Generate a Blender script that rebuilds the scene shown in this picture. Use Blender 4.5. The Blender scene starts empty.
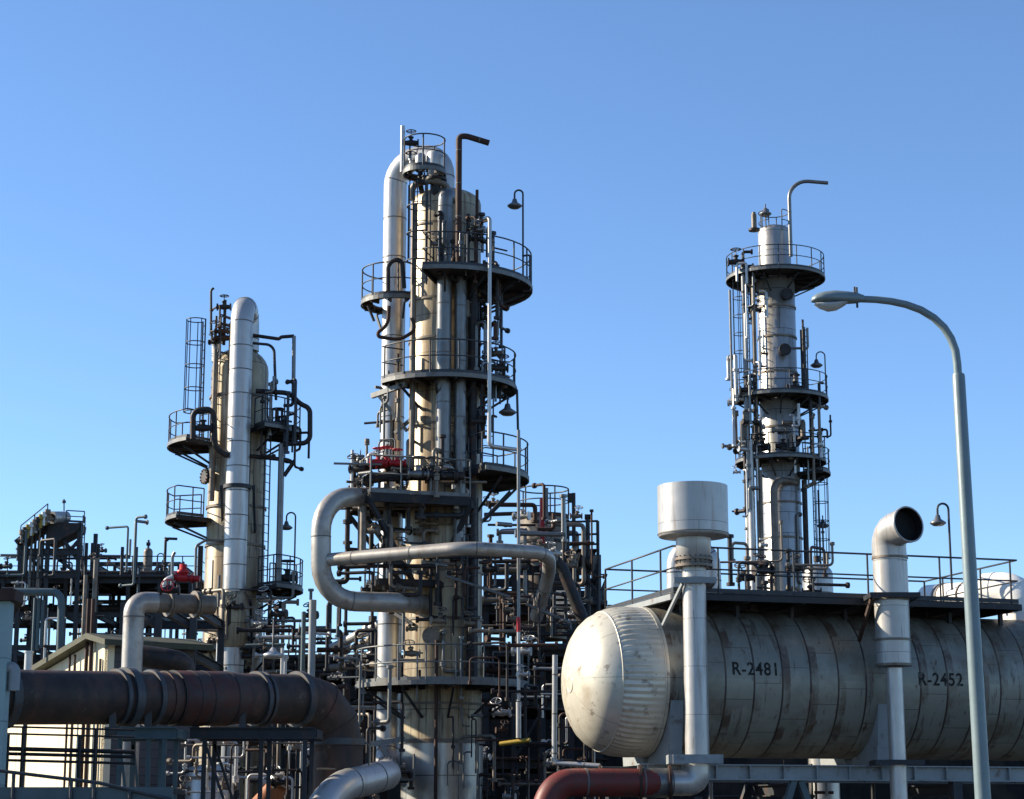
import bpy, math, random
from mathutils import Vector, Matrix
random.seed(7)
D = bpy.data
sc = bpy.context.scene
COL = sc.collection
R_ = math.radians
PI = math.pi
V = Vector

# ------------------------------------------------------------------ camera
F = 2000.0
TAN = 0.21
PH = math.atan(TAN)
CAM = V((0, 0, 1.7))
FW = V((0, math.cos(PH), math.sin(PH)))
UP = V((0, -math.sin(PH), math.cos(PH)))

def ray(px, py):
    return FW + V((1, 0, 0)) * ((px - 512) / F) + UP * ((399.5 - py) / F)

def P(px, py, Y):
    d = ray(px, py)
    return CAM + d * (Y / d.y)

def Z(py, Y):
    return P(512, py, Y).z

def X(px, py, Y):
    return P(px, py, Y).x

def S(py, Y):                                   # metres per pixel there
    d = ray(512, py)
    return (Y / d.y) / F

cam = D.cameras.new('Camera')
cam.lens = 36 * F / 1024
cam.sensor_width = 36
cam.clip_start = 0.5
cam.clip_end = 6000
co = D.objects.new('Camera', cam)
COL.objects.link(co)
co.location = CAM
co.rotation_euler = (PI / 2 + PH, 0, 0)
sc.camera = co

# ------------------------------------------------------------------ materials
KB = 0.70
def mat(name, base, rough=0.6, metal=0.0, var=0.25, scale=2.5, stain=None, seams=None, bump=0.08, spec=0.3, rows=None, top=None):
    base = tuple(c * KB for c in base)
    m = D.materials.new(name)
    m.use_nodes = True
    nt = m.node_tree
    N, L = nt.nodes, nt.links
    bs = N['Principled BSDF']
    bs.inputs['Roughness'].default_value = rough
    bs.inputs['Metallic'].default_value = metal
    bs.inputs['Specular IOR Level'].default_value = spec
    tc = N.new('ShaderNodeTexCoord')
    src = tc.outputs['Object']

    def math_(op, a, b=None, c=None):
        n = N.new('ShaderNodeMath')
        n.operation = op
        for i, v in enumerate((a, b, c)):
            if v is None:
                continue
            if isinstance(v, (int, float)):
                n.inputs[i].default_value = v
            else:
                L.new(v, n.inputs[i])
        return n.outputs[0]

    def noise(sc_, stretch=(1, 1, 1), detail=5, off=0):
        mp = N.new('ShaderNodeMapping')
        mp.inputs['Scale'].default_value = stretch
        mp.inputs['Location'].default_value = (off, off * 1.7, off * .6)
        L.new(src, mp.inputs[0])
        n = N.new('ShaderNodeTexNoise')
        n.inputs['Scale'].default_value = sc_
        n.inputs['Detail'].default_value = detail
        n.inputs['Roughness'].default_value = 0.65
        L.new(mp.outputs[0], n.inputs['Vector'])
        return n.outputs['Fac']

    def mix(f, a, b, mode='MIX'):
        n = N.new('ShaderNodeMix')
        n.data_type = 'RGBA'
        n.blend_type = mode
        for s, v in ((0, f), (6, a), (7, b)):
            if isinstance(v, (int, float)):
                n.inputs[s].default_value = v
            elif isinstance(v, tuple):
                n.inputs[s].default_value = (*v, 1)
            else:
                L.new(v, n.inputs[s])
        return n.outputs[2]

    def ramp(f, lo, hi):
        n = N.new('ShaderNodeMapRange')
        n.inputs[1].default_value = lo
        n.inputs[2].default_value = hi
        L.new(f, n.inputs[0])
        return n.outputs[0]

    n1 = noise(scale)
    dark = tuple(c * (1 - var) for c in base)
    lite = tuple(min(1, c * (1 + var * .6)) for c in base)
    col = mix(ramp(n1, .3, .7), dark, lite)
    hgt = n1
    if seams:
        ax = seams.get('axis', 'z')
        sp = N.new('ShaderNodeSeparateXYZ')
        L.new(src, sp.inputs[0])
        a, u, w = (sp.outputs['Z'], sp.outputs['X'], sp.outputs['Y']) if ax == 'z' else (sp.outputs['X'], sp.outputs['Y'], sp.outputs['Z'])
        h, n_, wd = seams['h'], seams['n'], seams.get('w', .02)
        t = math_('DIVIDE', math_('ADD', a, 100 * h), h)
        row = math_('FLOOR', t)
        fr = math_('FRACT', t)
        l1 = math_('LESS_THAN', fr, wd / h)
        ang = math_('MULTIPLY', math_('ADD', math_('ARCTAN2', w, u), PI), n_ / (2 * PI))
        ang = math_('ADD', ang, math_('MULTIPLY', row, seams.get('stagger', .37)))
        l2 = math_('LESS_THAN', math_('FRACT', ang), seams.get('w2', .018))
        cmb = N.new('ShaderNodeCombineXYZ')
        L.new(math_('FLOOR', ang), cmb.inputs[0])
        L.new(row, cmb.inputs[1])
        wn = N.new('ShaderNodeTexWhiteNoise')
        wn.noise_dimensions = '2D'
        L.new(cmb.outputs[0], wn.inputs['Vector'])
        pv = seams.get('pv', .18)
        b = N.new('ShaderNodeMapRange')
        L.new(wn.outputs['Value'], b.inputs[0])
        b.inputs[3].default_value = 1 - pv
        b.inputs[4].default_value = 1.0
        cb = N.new('ShaderNodeCombineColor')
        for i in range(3):
            L.new(b.outputs[0], cb.inputs[i])
        col = mix(1.0, col, cb.outputs[0], 'MULTIPLY')
        line = math_('MAXIMUM', l1, math_('MULTIPLY', l2, .7))
        if 'streak' in seams:                   # rust bleeding beside the ring joints
            nz = noise(1.1, (1, 2.2, .5), 4, 5)
            near = math_('LESS_THAN', fr, seams['streak'] / h)
            f = math_('MULTIPLY', near, ramp(nz, .47, .62))
            col = mix(math_('MULTIPLY', f, .8), col, (0.07, 0.035, 0.022))
        col = mix(math_('MULTIPLY', line, seams.get('k', .75)), col, seams.get('col', (.03, .025, .02)))
        hgt = math_('SUBTRACT', hgt, math_('MULTIPLY', line, 1.5))
    if rows:                                    # horizontal boards or sheet ribs
        sp = N.new('ShaderNodeSeparateXYZ')
        L.new(src, sp.inputs[0])
        fr = math_('FRACT', math_('DIVIDE', math_('ADD', sp.outputs[rows[0]], 500 * rows[1]), rows[1]))
        ln = math_('LESS_THAN', fr, rows[2])
        col = mix(math_('MULTIPLY', ln, .6), col, tuple(c * .3 for c in base))
        hgt = math_('SUBTRACT', hgt, math_('MULTIPLY', ln, 2))
    if stain:
        for i, (scol, lo, hi, ssc, st, amt) in enumerate(stain):
            f = math_('MULTIPLY', ramp(noise(ssc, st, 6, 11 + 7 * i), lo, hi), amt)
            col = mix(f, col, scol)
    if top:                                     # grime settled on the upper side of a lying shell
        sp = N.new('ShaderNodeSeparateXYZ')
        L.new(src, sp.inputs[0])
        g = math_('MULTIPLY', ramp(sp.outputs['Z'], top[1], top[2]), ramp(noise(1.3, (1.5, .5, .5), 6, 31), .38, .58))
        col = mix(math_('MULTIPLY', g, top[3]), col, top[0])
    L.new(col, bs.inputs['Base Color'])
    rr = N.new('ShaderNodeMapRange')
    L.new(noise(scale * 2.3, off=3), rr.inputs[0])
    rr.inputs[3].default_value = max(.05, rough - .12)
    rr.inputs[4].default_value = min(1, rough + .12)
    L.new(rr.outputs[0], bs.inputs['Roughness'])
    if bump:
        bn = N.new('ShaderNodeBump')
        bn.inputs['Strength'].default_value = bump
        bn.inputs['Distance'].default_value = .05
        L.new(hgt, bn.inputs['Height'])
        L.new(bn.outputs[0], bs.inputs['Normal'])
    return m

RUST = (0.10, 0.045, 0.025)
VS = (3, 3, .35)
M = {}
M['clad'] = mat('aluminium_cladding', (.60, .58, .54), .36, .65, .12, 1.5, [((.16, .11, .06), .56, .72, 1.0, VS, .75), ((.2, .15, .09), .6, .7, 4, (1, 1, .5), .4)],
                dict(h=1.0, n=3, w=.03, pv=.2))
M['clad_tan'] = mat('stained_column_cladding', (.55, .465, .315), .42, .2, .18, 1.2, [((.17, .10, .045), .46, .64, .8, (3, 3, .22), .9), ((.045, .032, .024), .55, .64, 1.6, (4, 4, .16), .8), ((.10, .065, .04), .6, .68, 4, (1, 1, .6), .6)],
                    dict(h=1.25, n=4, w=.03, pv=.2))
M['pipe_white'] = mat('pale_insulated_pipe', (.64, .625, .60), .37, .50, .1, 1.5, [((.22, .14, .08), .55, .72, 1.5, VS, .55), ((.06, .045, .035), .62, .70, 3, (3, 3, .25), .5)])
M['stack_clad'] = mat('stack_cladding', (.60, .585, .56), .38, .40, .1, 1.5, [((.20, .12, .07), .55, .70, 1.6, (4, 4, .22), .65), ((.06, .045, .035), .62, .70, 3, (3, 3, .25), .6)], dict(h=1.15, n=2, w=.014, w2=.008, pv=.1, k=.6))
M['pipe_band'] = mat('pipe_cladding_seam', (.18, .17, .16), .6)
M['pipe_grey'] = mat('grey_cladding', (.24, .245, .245), .38, .6, .15, 2, [((.12, .08, .05), .55, .7, 1.6, (1, 1, 1), .6)])
M['pipe_tan'] = mat('weathered_tan_cladding', (.25, .215, .175), .5, .25, .2, 2, [((.11, .07, .045), .48, .66, 2.2, (1, 1, 1), .75)])
M['pipe_buff'] = mat('buff_pipe_cladding', (.48, .445, .40), .40, .40, .15, 2, [((.13, .08, .05), .52, .68, 1.4, (1, 1, 1), .7)])
M['white_paint'] = mat('sunlit_white_paint', (1.1, 1.05, .96), .5, 0, .08, 2, [((.3, .22, .14), .58, .72, 2, (1, 1, 1), .4)])
M['pipe_dark'] = mat('dark_bare_steel_pipe', (.036, .035, .036), .55, .2, .3, 3, [((.09, .045, .03), .5, .65, 3, (1, 1, 1), .6)])
M['pipe_rust'] = mat('rusted_pipe', (.075, .036, .024), .7, .1, .4, 3, [((.04, .025, .02), .45, .65, 4, (1, 1, 1), .7)])
M['duct'] = mat('brown_primer_duct', (.068, .046, .037), .62, .0, .3, 1.6, [((.12, .05, .034), .48, .64, 1.5, (1, 1, .5), .6), ((.13, .11, .095), .60, .68, 2.5, (1, 1, 1), .5), ((.022, .019, .018), .52, .64, 2.8, (1, 1, .4), .7)])
M['duct_ring'] = mat('grey_flange_ring', (.10, .108, .115), .55, .3, .2, 3, [(RUST, .5, .65, 4, (1, 1, 1), .6)])
M['red'] = mat('red_oxide_paint', (.20, .036, .030), .5, 0, .2, 3, [((.09, .03, .022), .48, .62, 2.2, (1, 1, 1), .75), ((.05, .04, .036), .58, .66, 5, (1, 1, 1), .7)])
M['bright_red'] = mat('bright_red_paint', (.50, .02, .03), .4, 0, .2, 6)
M['steel'] = mat('dark_structural_steel', (.038, .043, .050), .55, .1, .25, 2, [(RUST, .56, .7, 3, (1, 1, 1), .6)])
M['deck'] = mat('platform_grating', (.030, .030, .032), .7, .1, .3, 5, [((.08, .045, .03), .52, .66, 3, (1, 1, 1), .6)])
M['rail'] = mat('galvanised_rail', (.060, .068, .078), .5, .3, .2, 4, [(RUST, .58, .7, 4, (1, 1, 1), .5)])
M['rail_pale'] = mat('weathered_pale_rail', (.20, .205, .20), .5, .3, .2, 4, [(RUST, .55, .7, 4, (1, 1, 1), .6)])
M['beam_pale'] = mat('pale_grey_painted_beam', (.34, .365, .37), .5, 0, .15, 2, [(RUST, .57, .7, 3, (1, 1, 1), .7)])
M['teal'] = mat('blue_grey_painted_steel', (.10, .145, .16), .5, 0, .2, 2, [(RUST, .6, .72, 3, (1, 1, 1), .6)])
M['vessel'] = mat('vessel_cladding', (.34, .335, .28), .42, .2, .12, 1.2,
                  [((.12, .085, .05), .50, .64, .8, (.7, 1, 1), .6), ((.055, .036, .026), .58, .66, 2.0, (2.6, .4, .4), .65), ((.36, .33, .27), .56, .72, 1.1, (1, 1, 1), .45), ((.09, .04, .022), .62, .68, 5, (1.6, .6, .6), .8)],
                  dict(axis='x', h=.76, n=9, w=.05, w2=.014, pv=.22, stagger=.31, streak=.24, col=(.035, .022, .018), k=.9), top=((.085, .05, .03), .75, 1.75, .8))
M['head'] = mat('sunlit_head_cladding', (.80, .745, .61), .38, .28, .12, 1.6,  # same paint as the shell, made paler: sunlight put into the colour
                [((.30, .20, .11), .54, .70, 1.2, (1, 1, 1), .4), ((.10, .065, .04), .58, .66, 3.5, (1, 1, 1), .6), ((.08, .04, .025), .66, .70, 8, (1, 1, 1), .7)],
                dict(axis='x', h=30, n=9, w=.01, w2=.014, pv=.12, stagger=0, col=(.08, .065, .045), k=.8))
M['lamp_paint'] = mat('grey_green_lamp_paint', (.23, .295, .31), .42, .15, .12, 3, [((.09, .08, .06), .6, .72, 4, (3, 3, .3), .5)])
M['black'] = mat('black_stencil_paint', (.012, .011, .01), .7, 0, .3, 8, [((.12, .12, .10), .55, .62, 9, (1, 1, 1), .8)])
M['cream'] = mat('cream_wall', (1.05, .93, .66), .8, 0, .1, .6, [((.35, .25, .14), .58, .75, .7, (2, 2, .3), .5)], rows=(0, .9, .015))
M['siding'] = mat('lapped_siding', (.11, .105, .11), .7, 0, .15, 2, rows=(2, .24, .12))
M['roof'] = mat('olive_roof_trim', (.08, .082, .05), .7, 0, .2, 3)
M['dark_wall'] = mat('dark_ribbed_sheeting', (.014, .0135, .013), .8, 0, .3, .6, [((.05, .035, .028), .5, .65, .5, (1, 1, 1), .6)], rows=(0, .6, .25))
M['panel'] = mat('blue_green_panel', (.34, .47, .47), .55, 0, .12, .8, [((.1, .1, .08), .58, .7, 1, (2, 2, .4), .5)], rows=(2, 1.15, .02))
M['ground'] = mat('gravel_and_concrete', (.075, .072, .068), .9, 0, .35, .35, [((.03, .03, .03), .5, .65, .12, (1, 1, 1), .6)], bump=.3)
M['yellow'] = mat('worn_yellow_paint', (.42, .28, .03), .5, 0, .2, 5)
M['orange'] = mat('primer_orange', (.45, .17, .07), .5, 0, .2, 3, [((.2, .07, .03), .5, .65, 3, (1, 1, 1), .6)])
M['dark_hole'] = mat('shaded_duct_inside', (.012, .012, .013), .8)  # near-black colour paints the shade inside open ends

def glass_mat():
    m = D.materials.new('frosted_lens')
    m.use_nodes = True
    b = m.node_tree.nodes['Principled BSDF']
    b.inputs['Base Color'].default_value = (.55, .6, .62, 1)
    b.inputs['Roughness'].default_value = .15
    b.inputs['Transmission Weight'].default_value = .5
    return m
M['lens'] = glass_mat()

# ------------------------------------------------------------------ mesh builder (world coordinates)
class MB:
    def __init__(s):
        s.v, s.f, s.sm, s.mi = [], [], [], []

    def face(s, pts, sm=False, mi=0):
        i = len(s.v)
        s.v.extend(V(p) for p in pts)
        s.f.append(tuple(range(i, i + len(pts))))
        s.sm.append(sm)
        s.mi.append(mi)

    def box(s, lo, hi, mi=0):
        x0, y0, z0 = lo
        x1, y1, z1 = hi
        c = [V((x, y, z)) for z in (z0, z1) for y in (y0, y1) for x in (x0, x1)]
        s.hexa(c, mi)

    def hexa(s, c, mi=0):
        for q in ((0, 2, 3, 1), (4, 5, 7, 6), (0, 1, 5, 4), (2, 6, 7, 3), (0, 4, 6, 2), (1, 3, 7, 5)):
            s.face([c[k] for k in q], False, mi)

    def bar(s, a, b, w, h, mi=0, side=None):
        a, b = V(a), V(b)
        d = (b - a).normalized()
        if side is None:
            side = d.cross(V((0, 0, 1)))
            if side.length < .05:
                side = V((1, 0, 0))
        side = (side - d * side.dot(d)).normalized()
        up = side.cross(d)
        c = []
        for e in (a, b):
            for k in (-1, 1):
                for j in (-1, 1):
                    c.append(e + side * (j * w / 2) + up * (k * h / 2))
        s.hexa(c, mi)

    def ibeam(s, a, b, w, h, t=.03, mi=0):
        a, b = V(a), V(b)
        o = V((0, 0, h / 2 - t / 2))
        s.bar(a + o, b + o, w, t, mi)
        s.bar(a - o, b - o, w, t, mi)
        s.bar(a, b, t, h - 2 * t, mi)

    def tube(s, path, r, seg=12, caps=True, closed=False, mi=0):
        path = [V(p) for p in path]
        n = len(path)
        rs = r if isinstance(r, (list, tuple)) else [r] * n
        rings = []
        prev = None
        for i, p in enumerate(path):
            if closed:
                t = path[(i + 1) % n] - path[i - 1]
            elif i == 0:
                t = path[1] - p
            elif i == n - 1:
                t = p - path[i - 1]
            else:
                t = (path[i + 1] - p).normalized() + (p - path[i - 1]).normalized()
            t.normalize()
            if prev is None:
                u = t.orthogonal().normalized()
                if abs(t.z) > .9:
                    u = V((1, 0, 0))
                elif abs(t.z) < .99:
                    u = V((0, 0, 1))
                u = (u - t * u.dot(t)).normalized()
            else:
                u = (prev - t * prev.dot(t)).normalized()
            prev = u
            w = t.cross(u)
            rings.append([p + (u * math.cos(2 * PI * k / seg) + w * math.sin(2 * PI * k / seg)) * rs[i] for k in range(seg)])
        b = len(s.v)
        for rg in rings:
            s.v.extend(rg)
        m = n if closed else n - 1
        for i in range(m):
            i2 = (i + 1) % n
            for k in range(seg):
                k2 = (k + 1) % seg
                s.f.append((b + i * seg + k, b + i * seg + k2, b + i2 * seg + k2, b + i2 * seg + k))
                s.sm.append(True)
                s.mi.append(mi)
        if caps and not closed:
            s.face(list(reversed(rings[0])), False, mi)
            s.face(rings[-1], False, mi)

    def lathe(s, c, prof, seg=40, mi=0, axis=None, creased=False, mod=None):
        """prof: (radius, along) pairs; axis default +Z"""
        c = V(c)
        ax = V(axis or (0, 0, 1)).normalized()
        if abs(ax.z) > .9:
            u = V((1, 0, 0))
        else:
            u = V((0, 0, 1))
        u = (u - ax * u.dot(ax)).normalized()
        w = ax.cross(u)
        def ring(j):
            r, z = prof[j]
            out = []
            for k in range(seg):
                a = 2 * PI * k / seg
                q = r * (mod(j, k) if mod else 1)
                out.append(c + ax * z + (u * math.cos(a) + w * math.sin(a)) * q)
            return out
        if creased:
            for j in range(len(prof) - 1):
                b = len(s.v)
                s.v.extend(ring(j) + ring(j + 1))
                for k in range(seg):
                    k2 = (k + 1) % seg
                    s.f.append((b + k, b + k2, b + seg + k2, b + seg + k))
                    s.sm.append(True)
                    s.mi.append(mi)
        else:
            b = len(s.v)
            for j in range(len(prof)):
                s.v.extend(ring(j))
            for j in range(len(prof) - 1):
                for k in range(seg):
                    k2 = (k + 1) % seg
                    s.f.append((b + j * seg + k, b + j * seg + k2, b + (j + 1) * seg + k2, b + (j + 1) * seg + k))
                    s.sm.append(True)
                    s.mi.append(mi)

    def sector(s, c, r0, r1, a0, a1, z0, z1, n=None):
        n = n or max(3, int(abs(a1 - a0) / 9))
        cx, cy = c[0], c[1]
        def pt(r, a, z):
            return V((cx + r * math.cos(R_(a)), cy + r * math.sin(R_(a)), z))
        for i in range(n):
            p, q = a0 + (a1 - a0) * i / n, a0 + (a1 - a0) * (i + 1) / n
            s.face([pt(r0, p, z1), pt(r1, p, z1), pt(r1, q, z1), pt(r0, q, z1)])
            s.face([pt(r0, p, z0), pt(r0, q, z0), pt(r1, q, z0), pt(r1, p, z0)])
            s.face([pt(r1, p, z0), pt(r1, q, z0), pt(r1, q, z1), pt(r1, p, z1)], True)
            s.face([pt(r0, p, z0), pt(r0, p, z1), pt(r0, q, z1), pt(r0, q, z0)], True)
        for a in (a0, a1):
            s.face([pt(r0, a, z0), pt(r1, a, z0), pt(r1, a, z1), pt(r0, a, z1)])

    def prism(s, poly, z0, z1):
        s.face([(p[0], p[1], z1) for p in poly])
        s.face([(p[0], p[1], z0) for p in reversed(poly)])
        for i in range(len(poly)):
            p, q = poly[i], poly[(i + 1) % len(poly)]
            s.face([(p[0], p[1], z0), (q[0], q[1], z0), (q[0], q[1], z1), (p[0], p[1], z1)])

    def slab(s, pts, off):
        pts = [V(p) for p in pts]
        off = V(off)
        s.face(pts)
        s.face([p + off for p in reversed(pts)])
        for i in range(len(pts)):
            p, q = pts[i], pts[(i + 1) % len(pts)]
            s.face([p, q, q + off, p + off])

    def build(s, name, mats, parent=None, loc=None, local=False):
        me = D.meshes.new(name)
        root = parent
        while root is not None and root.parent is not None:
            root = root.parent
        if root is not None:
            Mx = Matrix.LocRotScale(root.location, root.rotation_euler, None)
        else:
            loc = V(loc) if loc is not None else V((0, 0, 0))
            Mx = Matrix.Translation(loc)
        inv = Mx.inverted()
        vs = s.v if local else [inv @ v for v in s.v]
        me.from_pydata([tuple(v) for v in vs], [], s.f)
        if not isinstance(mats, (list, tuple)):
            mats = [mats]
        for m in mats:
            me.materials.append(M[m] if isinstance(m, str) else m)
        me.polygons.foreach_set('use_smooth', s.sm)
        me.polygons.foreach_set('material_index', s.mi)
        import bmesh
        bm = bmesh.new()
        bm.from_mesh(me)
        bmesh.ops.recalc_face_normals(bm, faces=bm.faces)
        bm.to_mesh(me)
        bm.free()
        me.update()
        o = D.objects.new(name, me)
        COL.objects.link(o)
        if parent is not None:
            o.parent = parent
        else:
            o.location = loc
        return o

def tag(o, label=None, cat=None, group=None, kind=None):
    if label: o['label'] = label
    if cat: o['category'] = cat
    if group: o['group'] = group
    if kind: o['kind'] = kind
    return o

def thing(name, label, cat, loc, rz=0, group=None):
    o = D.objects.new(name, None)
    o.empty_display_size = .3
    COL.objects.link(o)
    o.location = V(loc)
    o.rotation_euler = (0, 0, rz)
    return tag(o, label, cat, group)

def bend(pts, r=.5, n=7):
    pts = [V(p) for p in pts]
    out = [pts[0]]
    for i in range(1, len(pts) - 1):
        a, b, c = pts[i - 1], pts[i], pts[i + 1]
        d1, d2 = (a - b), (c - b)
        l = min(r, d1.length * .498, d2.length * .498)
        if l < 1e-5:
            continue
        d1.normalize(); d2.normalize()
        half = d1.angle(d2) / 2
        if half > PI / 2 - .02 or half < .05:
            out.append(b)
            continue
        p, q = b + d1 * l, b + d2 * l
        R = l * math.tan(half)
        ctr = b + (d1 + d2).normalized() * (R / math.sin(half))
        e1, e2 = p - ctr, q - ctr
        for k in range(n + 1):
            t = k / n
            e = e1.normalized().slerp(e2.normalized(), t).normalized() * R
            out.append(ctr + e)
    out.append(pts[-1])
    return out

def along(path, step, start=None):
    """points and tangents at regular spacing"""
    acc, nxt, out = 0, (step * .5 if start is None else start), []
    for a, b in zip(path, path[1:]):
        l = (b - a).length
        if l < 1e-6:
            continue
        t = (b - a) / l
        while acc + l >= nxt:
            out.append((a + t * (nxt - acc), t))
            nxt += step
        acc += l
    return out

def pipe(name, label, pts, r, m='pipe_dark', br=None, cat='pipe', group=None, band=None, flange=None, seg=None, clamps=None):
    path = bend(pts, br if br is not None else max(r * 3, .12))
    seg = seg or (24 if r > .25 else 14 if r > .1 else 8)
    b = MB()
    b.tube(path, r, seg)
    if name == 'process_pipe' and r < .12:       # blind flanges close the ends
        for p, q in ((path[0], path[1]), (path[-1], path[-2])):
            e = (q - p).normalized()
            b.tube([p - e * .02, p + e * .07], r * 1.6 + .015, seg)
    mats = [m]
    if band:
        for p, t in along(path, band):
            b.tube([p - t * .018, p + t * .018], r * 1.012 + .004, seg, True, mi=1)
        mats.append('pipe_band')
    o = b.build(name, mats, None, path[-1] if path[-1].z < path[0].z else path[0])
    tag(o, label, cat, group)
    if flange:
        for p, t in along(path, flange):
            fb = MB()
            fr_ = r + min(r * .5, .07) + .025
            fb.tube([p - t * .06, p - t * .008], fr_, seg)
            fb.tube([p + t * .008, p + t * .06], fr_, seg)
            fb.build('flange', m, o)
    return o

# ------------------------------------------------------------------ structural pieces
def arc_pts(c, r, a0, a1, z, n=None):
    n = n or max(4, int(abs(a1 - a0) / 8))
    return [V((c[0] + r * math.cos(R_(a0 + (a1 - a0) * i / n)), c[1] + r * math.sin(R_(a0 + (a1 - a0) * i / n)), z)) for i in range(n + 1)]

def rail_mesh(line, h=1.08, step=1.1, r=.028, toe=True, mid=True, closed=False):
    """posts, two rails and a toe board following a polyline of deck-edge points"""
    b = MB()
    up = V((0, 0, 1))
    b.tube([p + up * h for p in line], r, 6, closed=closed)
    if mid:
        b.tube([p + up * h * .52 for p in line], r * .85, 6, closed=closed)
    pts = [line[0]] + [p for p, t in along(line, step, step)] + [line[-1]]
    for p in pts:
        b.tube([p, p + up * h], r * 1.05, 6)
    if toe:
        for p, q in zip(line, line[1:]):
            b.bar(p + up * .06, q + up * .06, .012, .11)
    return b

def platform(root, c, z, r0, R, a0, a1, rail=None, rm='rail', brackets=3, h=1.08, drop=.6, ends=True):
    b = MB()
    b.sector(c, r0, R, a0, a1, z - .05, z)
    k_ = len(b.f)
    b.sector(c, R + .002, R + .045, a0, a1, z - .12, z + .015)
    b.mi[k_:] = [1] * (len(b.f) - k_)
    n = max(2, int(abs(a1 - a0) / 30))
    for i in range(n + 1):
        a = R_(a0 + (a1 - a0) * i / n)
        d = V((math.cos(a), math.sin(a), 0))
        b.bar(V((c[0], c[1], z - .115)) + d * r0, V((c[0], c[1], z - .115)) + d * (R - .005), .06, .125)
    p = b.build('platform', ['deck', 'rail_pale'], root)
    ra = rail or (a0, a1)
    line = arc_pts(c, R, ra[0], ra[1], z)
    if ends and rail is None and abs(a1 - a0) < 340:
        q0 = arc_pts(c, r0 + .35, a0, a1, z, 4)
        line = [q0[0]] + line + [q0[-1]]
    rail_mesh(line, h, .9, .025).build('railing', rm, p)
    for i in range(brackets):
        a = R_(a0 + (a1 - a0) * (i + .5) / brackets)
        d = V((math.cos(a), math.sin(a), 0))
        o = V((c[0], c[1], 0))
        bb = MB()
        bb.bar(o + d * (R * .92) + V((0, 0, z - .22)), o + d * (r0 + .02) + V((0, 0, z - .22 - drop)), .06, .07)
        bb.build('bracket', 'steel', p)
    return p

def ladder(root, base, z0, z1, ang, cage=None, w=.45, m='rail'):
    """ang: outward direction in degrees"""
    a = R_(ang)
    o = V((math.cos(a), math.sin(a), 0))
    s = V((-o.y, o.x, 0))
    base = V((base[0], base[1], 0))
    b = MB()
    for k in (-1, 1):
        b.bar(base + s * (k * w / 2) + V((0, 0, z0)), base + s * (k * w / 2) + V((0, 0, z1)), .05, .05)
    z = z0 + .2
    while z < z1:
        b.tube([base - s * w / 2 + V((0, 0, z)), base + s * w / 2 + V((0, 0, z))], .016, 5)
        z += .32
    l = b.build('ladder', m, root)
    if cage:
        g = MB()
        rad = .38
        def hoop(z):
            return [base + o * (rad * .8) + (s * math.cos(t) + o * math.sin(t)) * rad + V((0, 0, z)) for t in [R_(-20 + 220 * i / 10) for i in range(11)]]
        z = cage[0]
        while z <= cage[1] + .01:
            hp = hoop(z)
            g.tube([base + s * w / 2 + V((0, 0, z))] + hp + [base - s * w / 2 + V((0, 0, z))], .022, 5)
            z += .9
        lo, hi = hoop(cage[0]), hoop(cage[1])
        for i in (0, 3, 5, 7, 10):
            g.bar(lo[i], hi[i], .035, .012)
        g.build('cage', m, l)
    return l

def column_shell(root, c, prof, m, name='shell', seg=56):
    b = MB()
    b.lathe((c[0], c[1], 0), prof, seg)
    return b.build(name, m, root)

def ringband(root, c, z, r, h=.1, m='steel', name='ring', t=.05):
    b = MB()
    b.lathe((c[0], c[1], z), [(r, 0), (r + t, 0), (r + t, h), (r, h)], 48, creased=True)
    return b.build(name, m, root)

def dome(R, z, k=.5, n=7):
    return [(R * math.cos(PI / 2 * i / n) if i < n else .001, z + R * k * math.sin(PI / 2 * i / n)) for i in range(n + 1)]

def manway(root, c, z, R, ang, r=.32, m='pipe_dark'):
    a = R_(ang)
    d = V((math.cos(a), math.sin(a), 0))
    o = V((c[0], c[1], z)) + d * (R - .05)
    b = MB()
    b.tube([o, o + d * .25], r * .8, 18)
    b.tube([o + d * .25, o + d * .36], r, 18)
    for k in range(12):
        t = 2 * PI * k / 12
        s = V((-d.y, d.x, 0))
        q = o + d * .34 + (s * math.cos(t) + V((0, 0, 1)) * math.sin(t)) * r * .86
        b.tube([q, q + d * .06], .03, 5)
    return b.build('manway', m, root)

def goose_lamp(base, h, out, label, group=None, shade_r=.22, m='rail', sm='pipe_grey'):
    """thin pole with a hooked top and a bell shade; out is the arm vector"""
    base, out = V(base), V(out)
    t = thing('gooseneck_lamp', label, 'lamp', base, 0, group)
    top = base + V((0, 0, h))
    b = MB()
    path = [base, top]
    rad = out.length / 2
    dirn = out.normalized()
    ctr = top + dirn * rad
    for k in range(1, 9):
        a = PI - PI * k / 8
        path.append(ctr + dirn * (math.cos(a) * rad) + V((0, 0, math.sin(a) * rad)))
    path.append(path[-1] - V((0, 0, .15)))
    b.tube(path, .032, 7)
    b.build('pole', m, t)
    e = path[-1]
    s = MB()
    k = shade_r / .22
    s.lathe(e - V((0, 0, .30 * k)), [(.02, .30 * k), (.06 * k, .28 * k), (.09 * k, .17 * k), (.22 * k, .08 * k), (.22 * k, .05 * k), (.13 * k, -.01 * k), (.001, -.02 * k)], 16)
    s.build('lamp_shade', sm, t)
    return t

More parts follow.
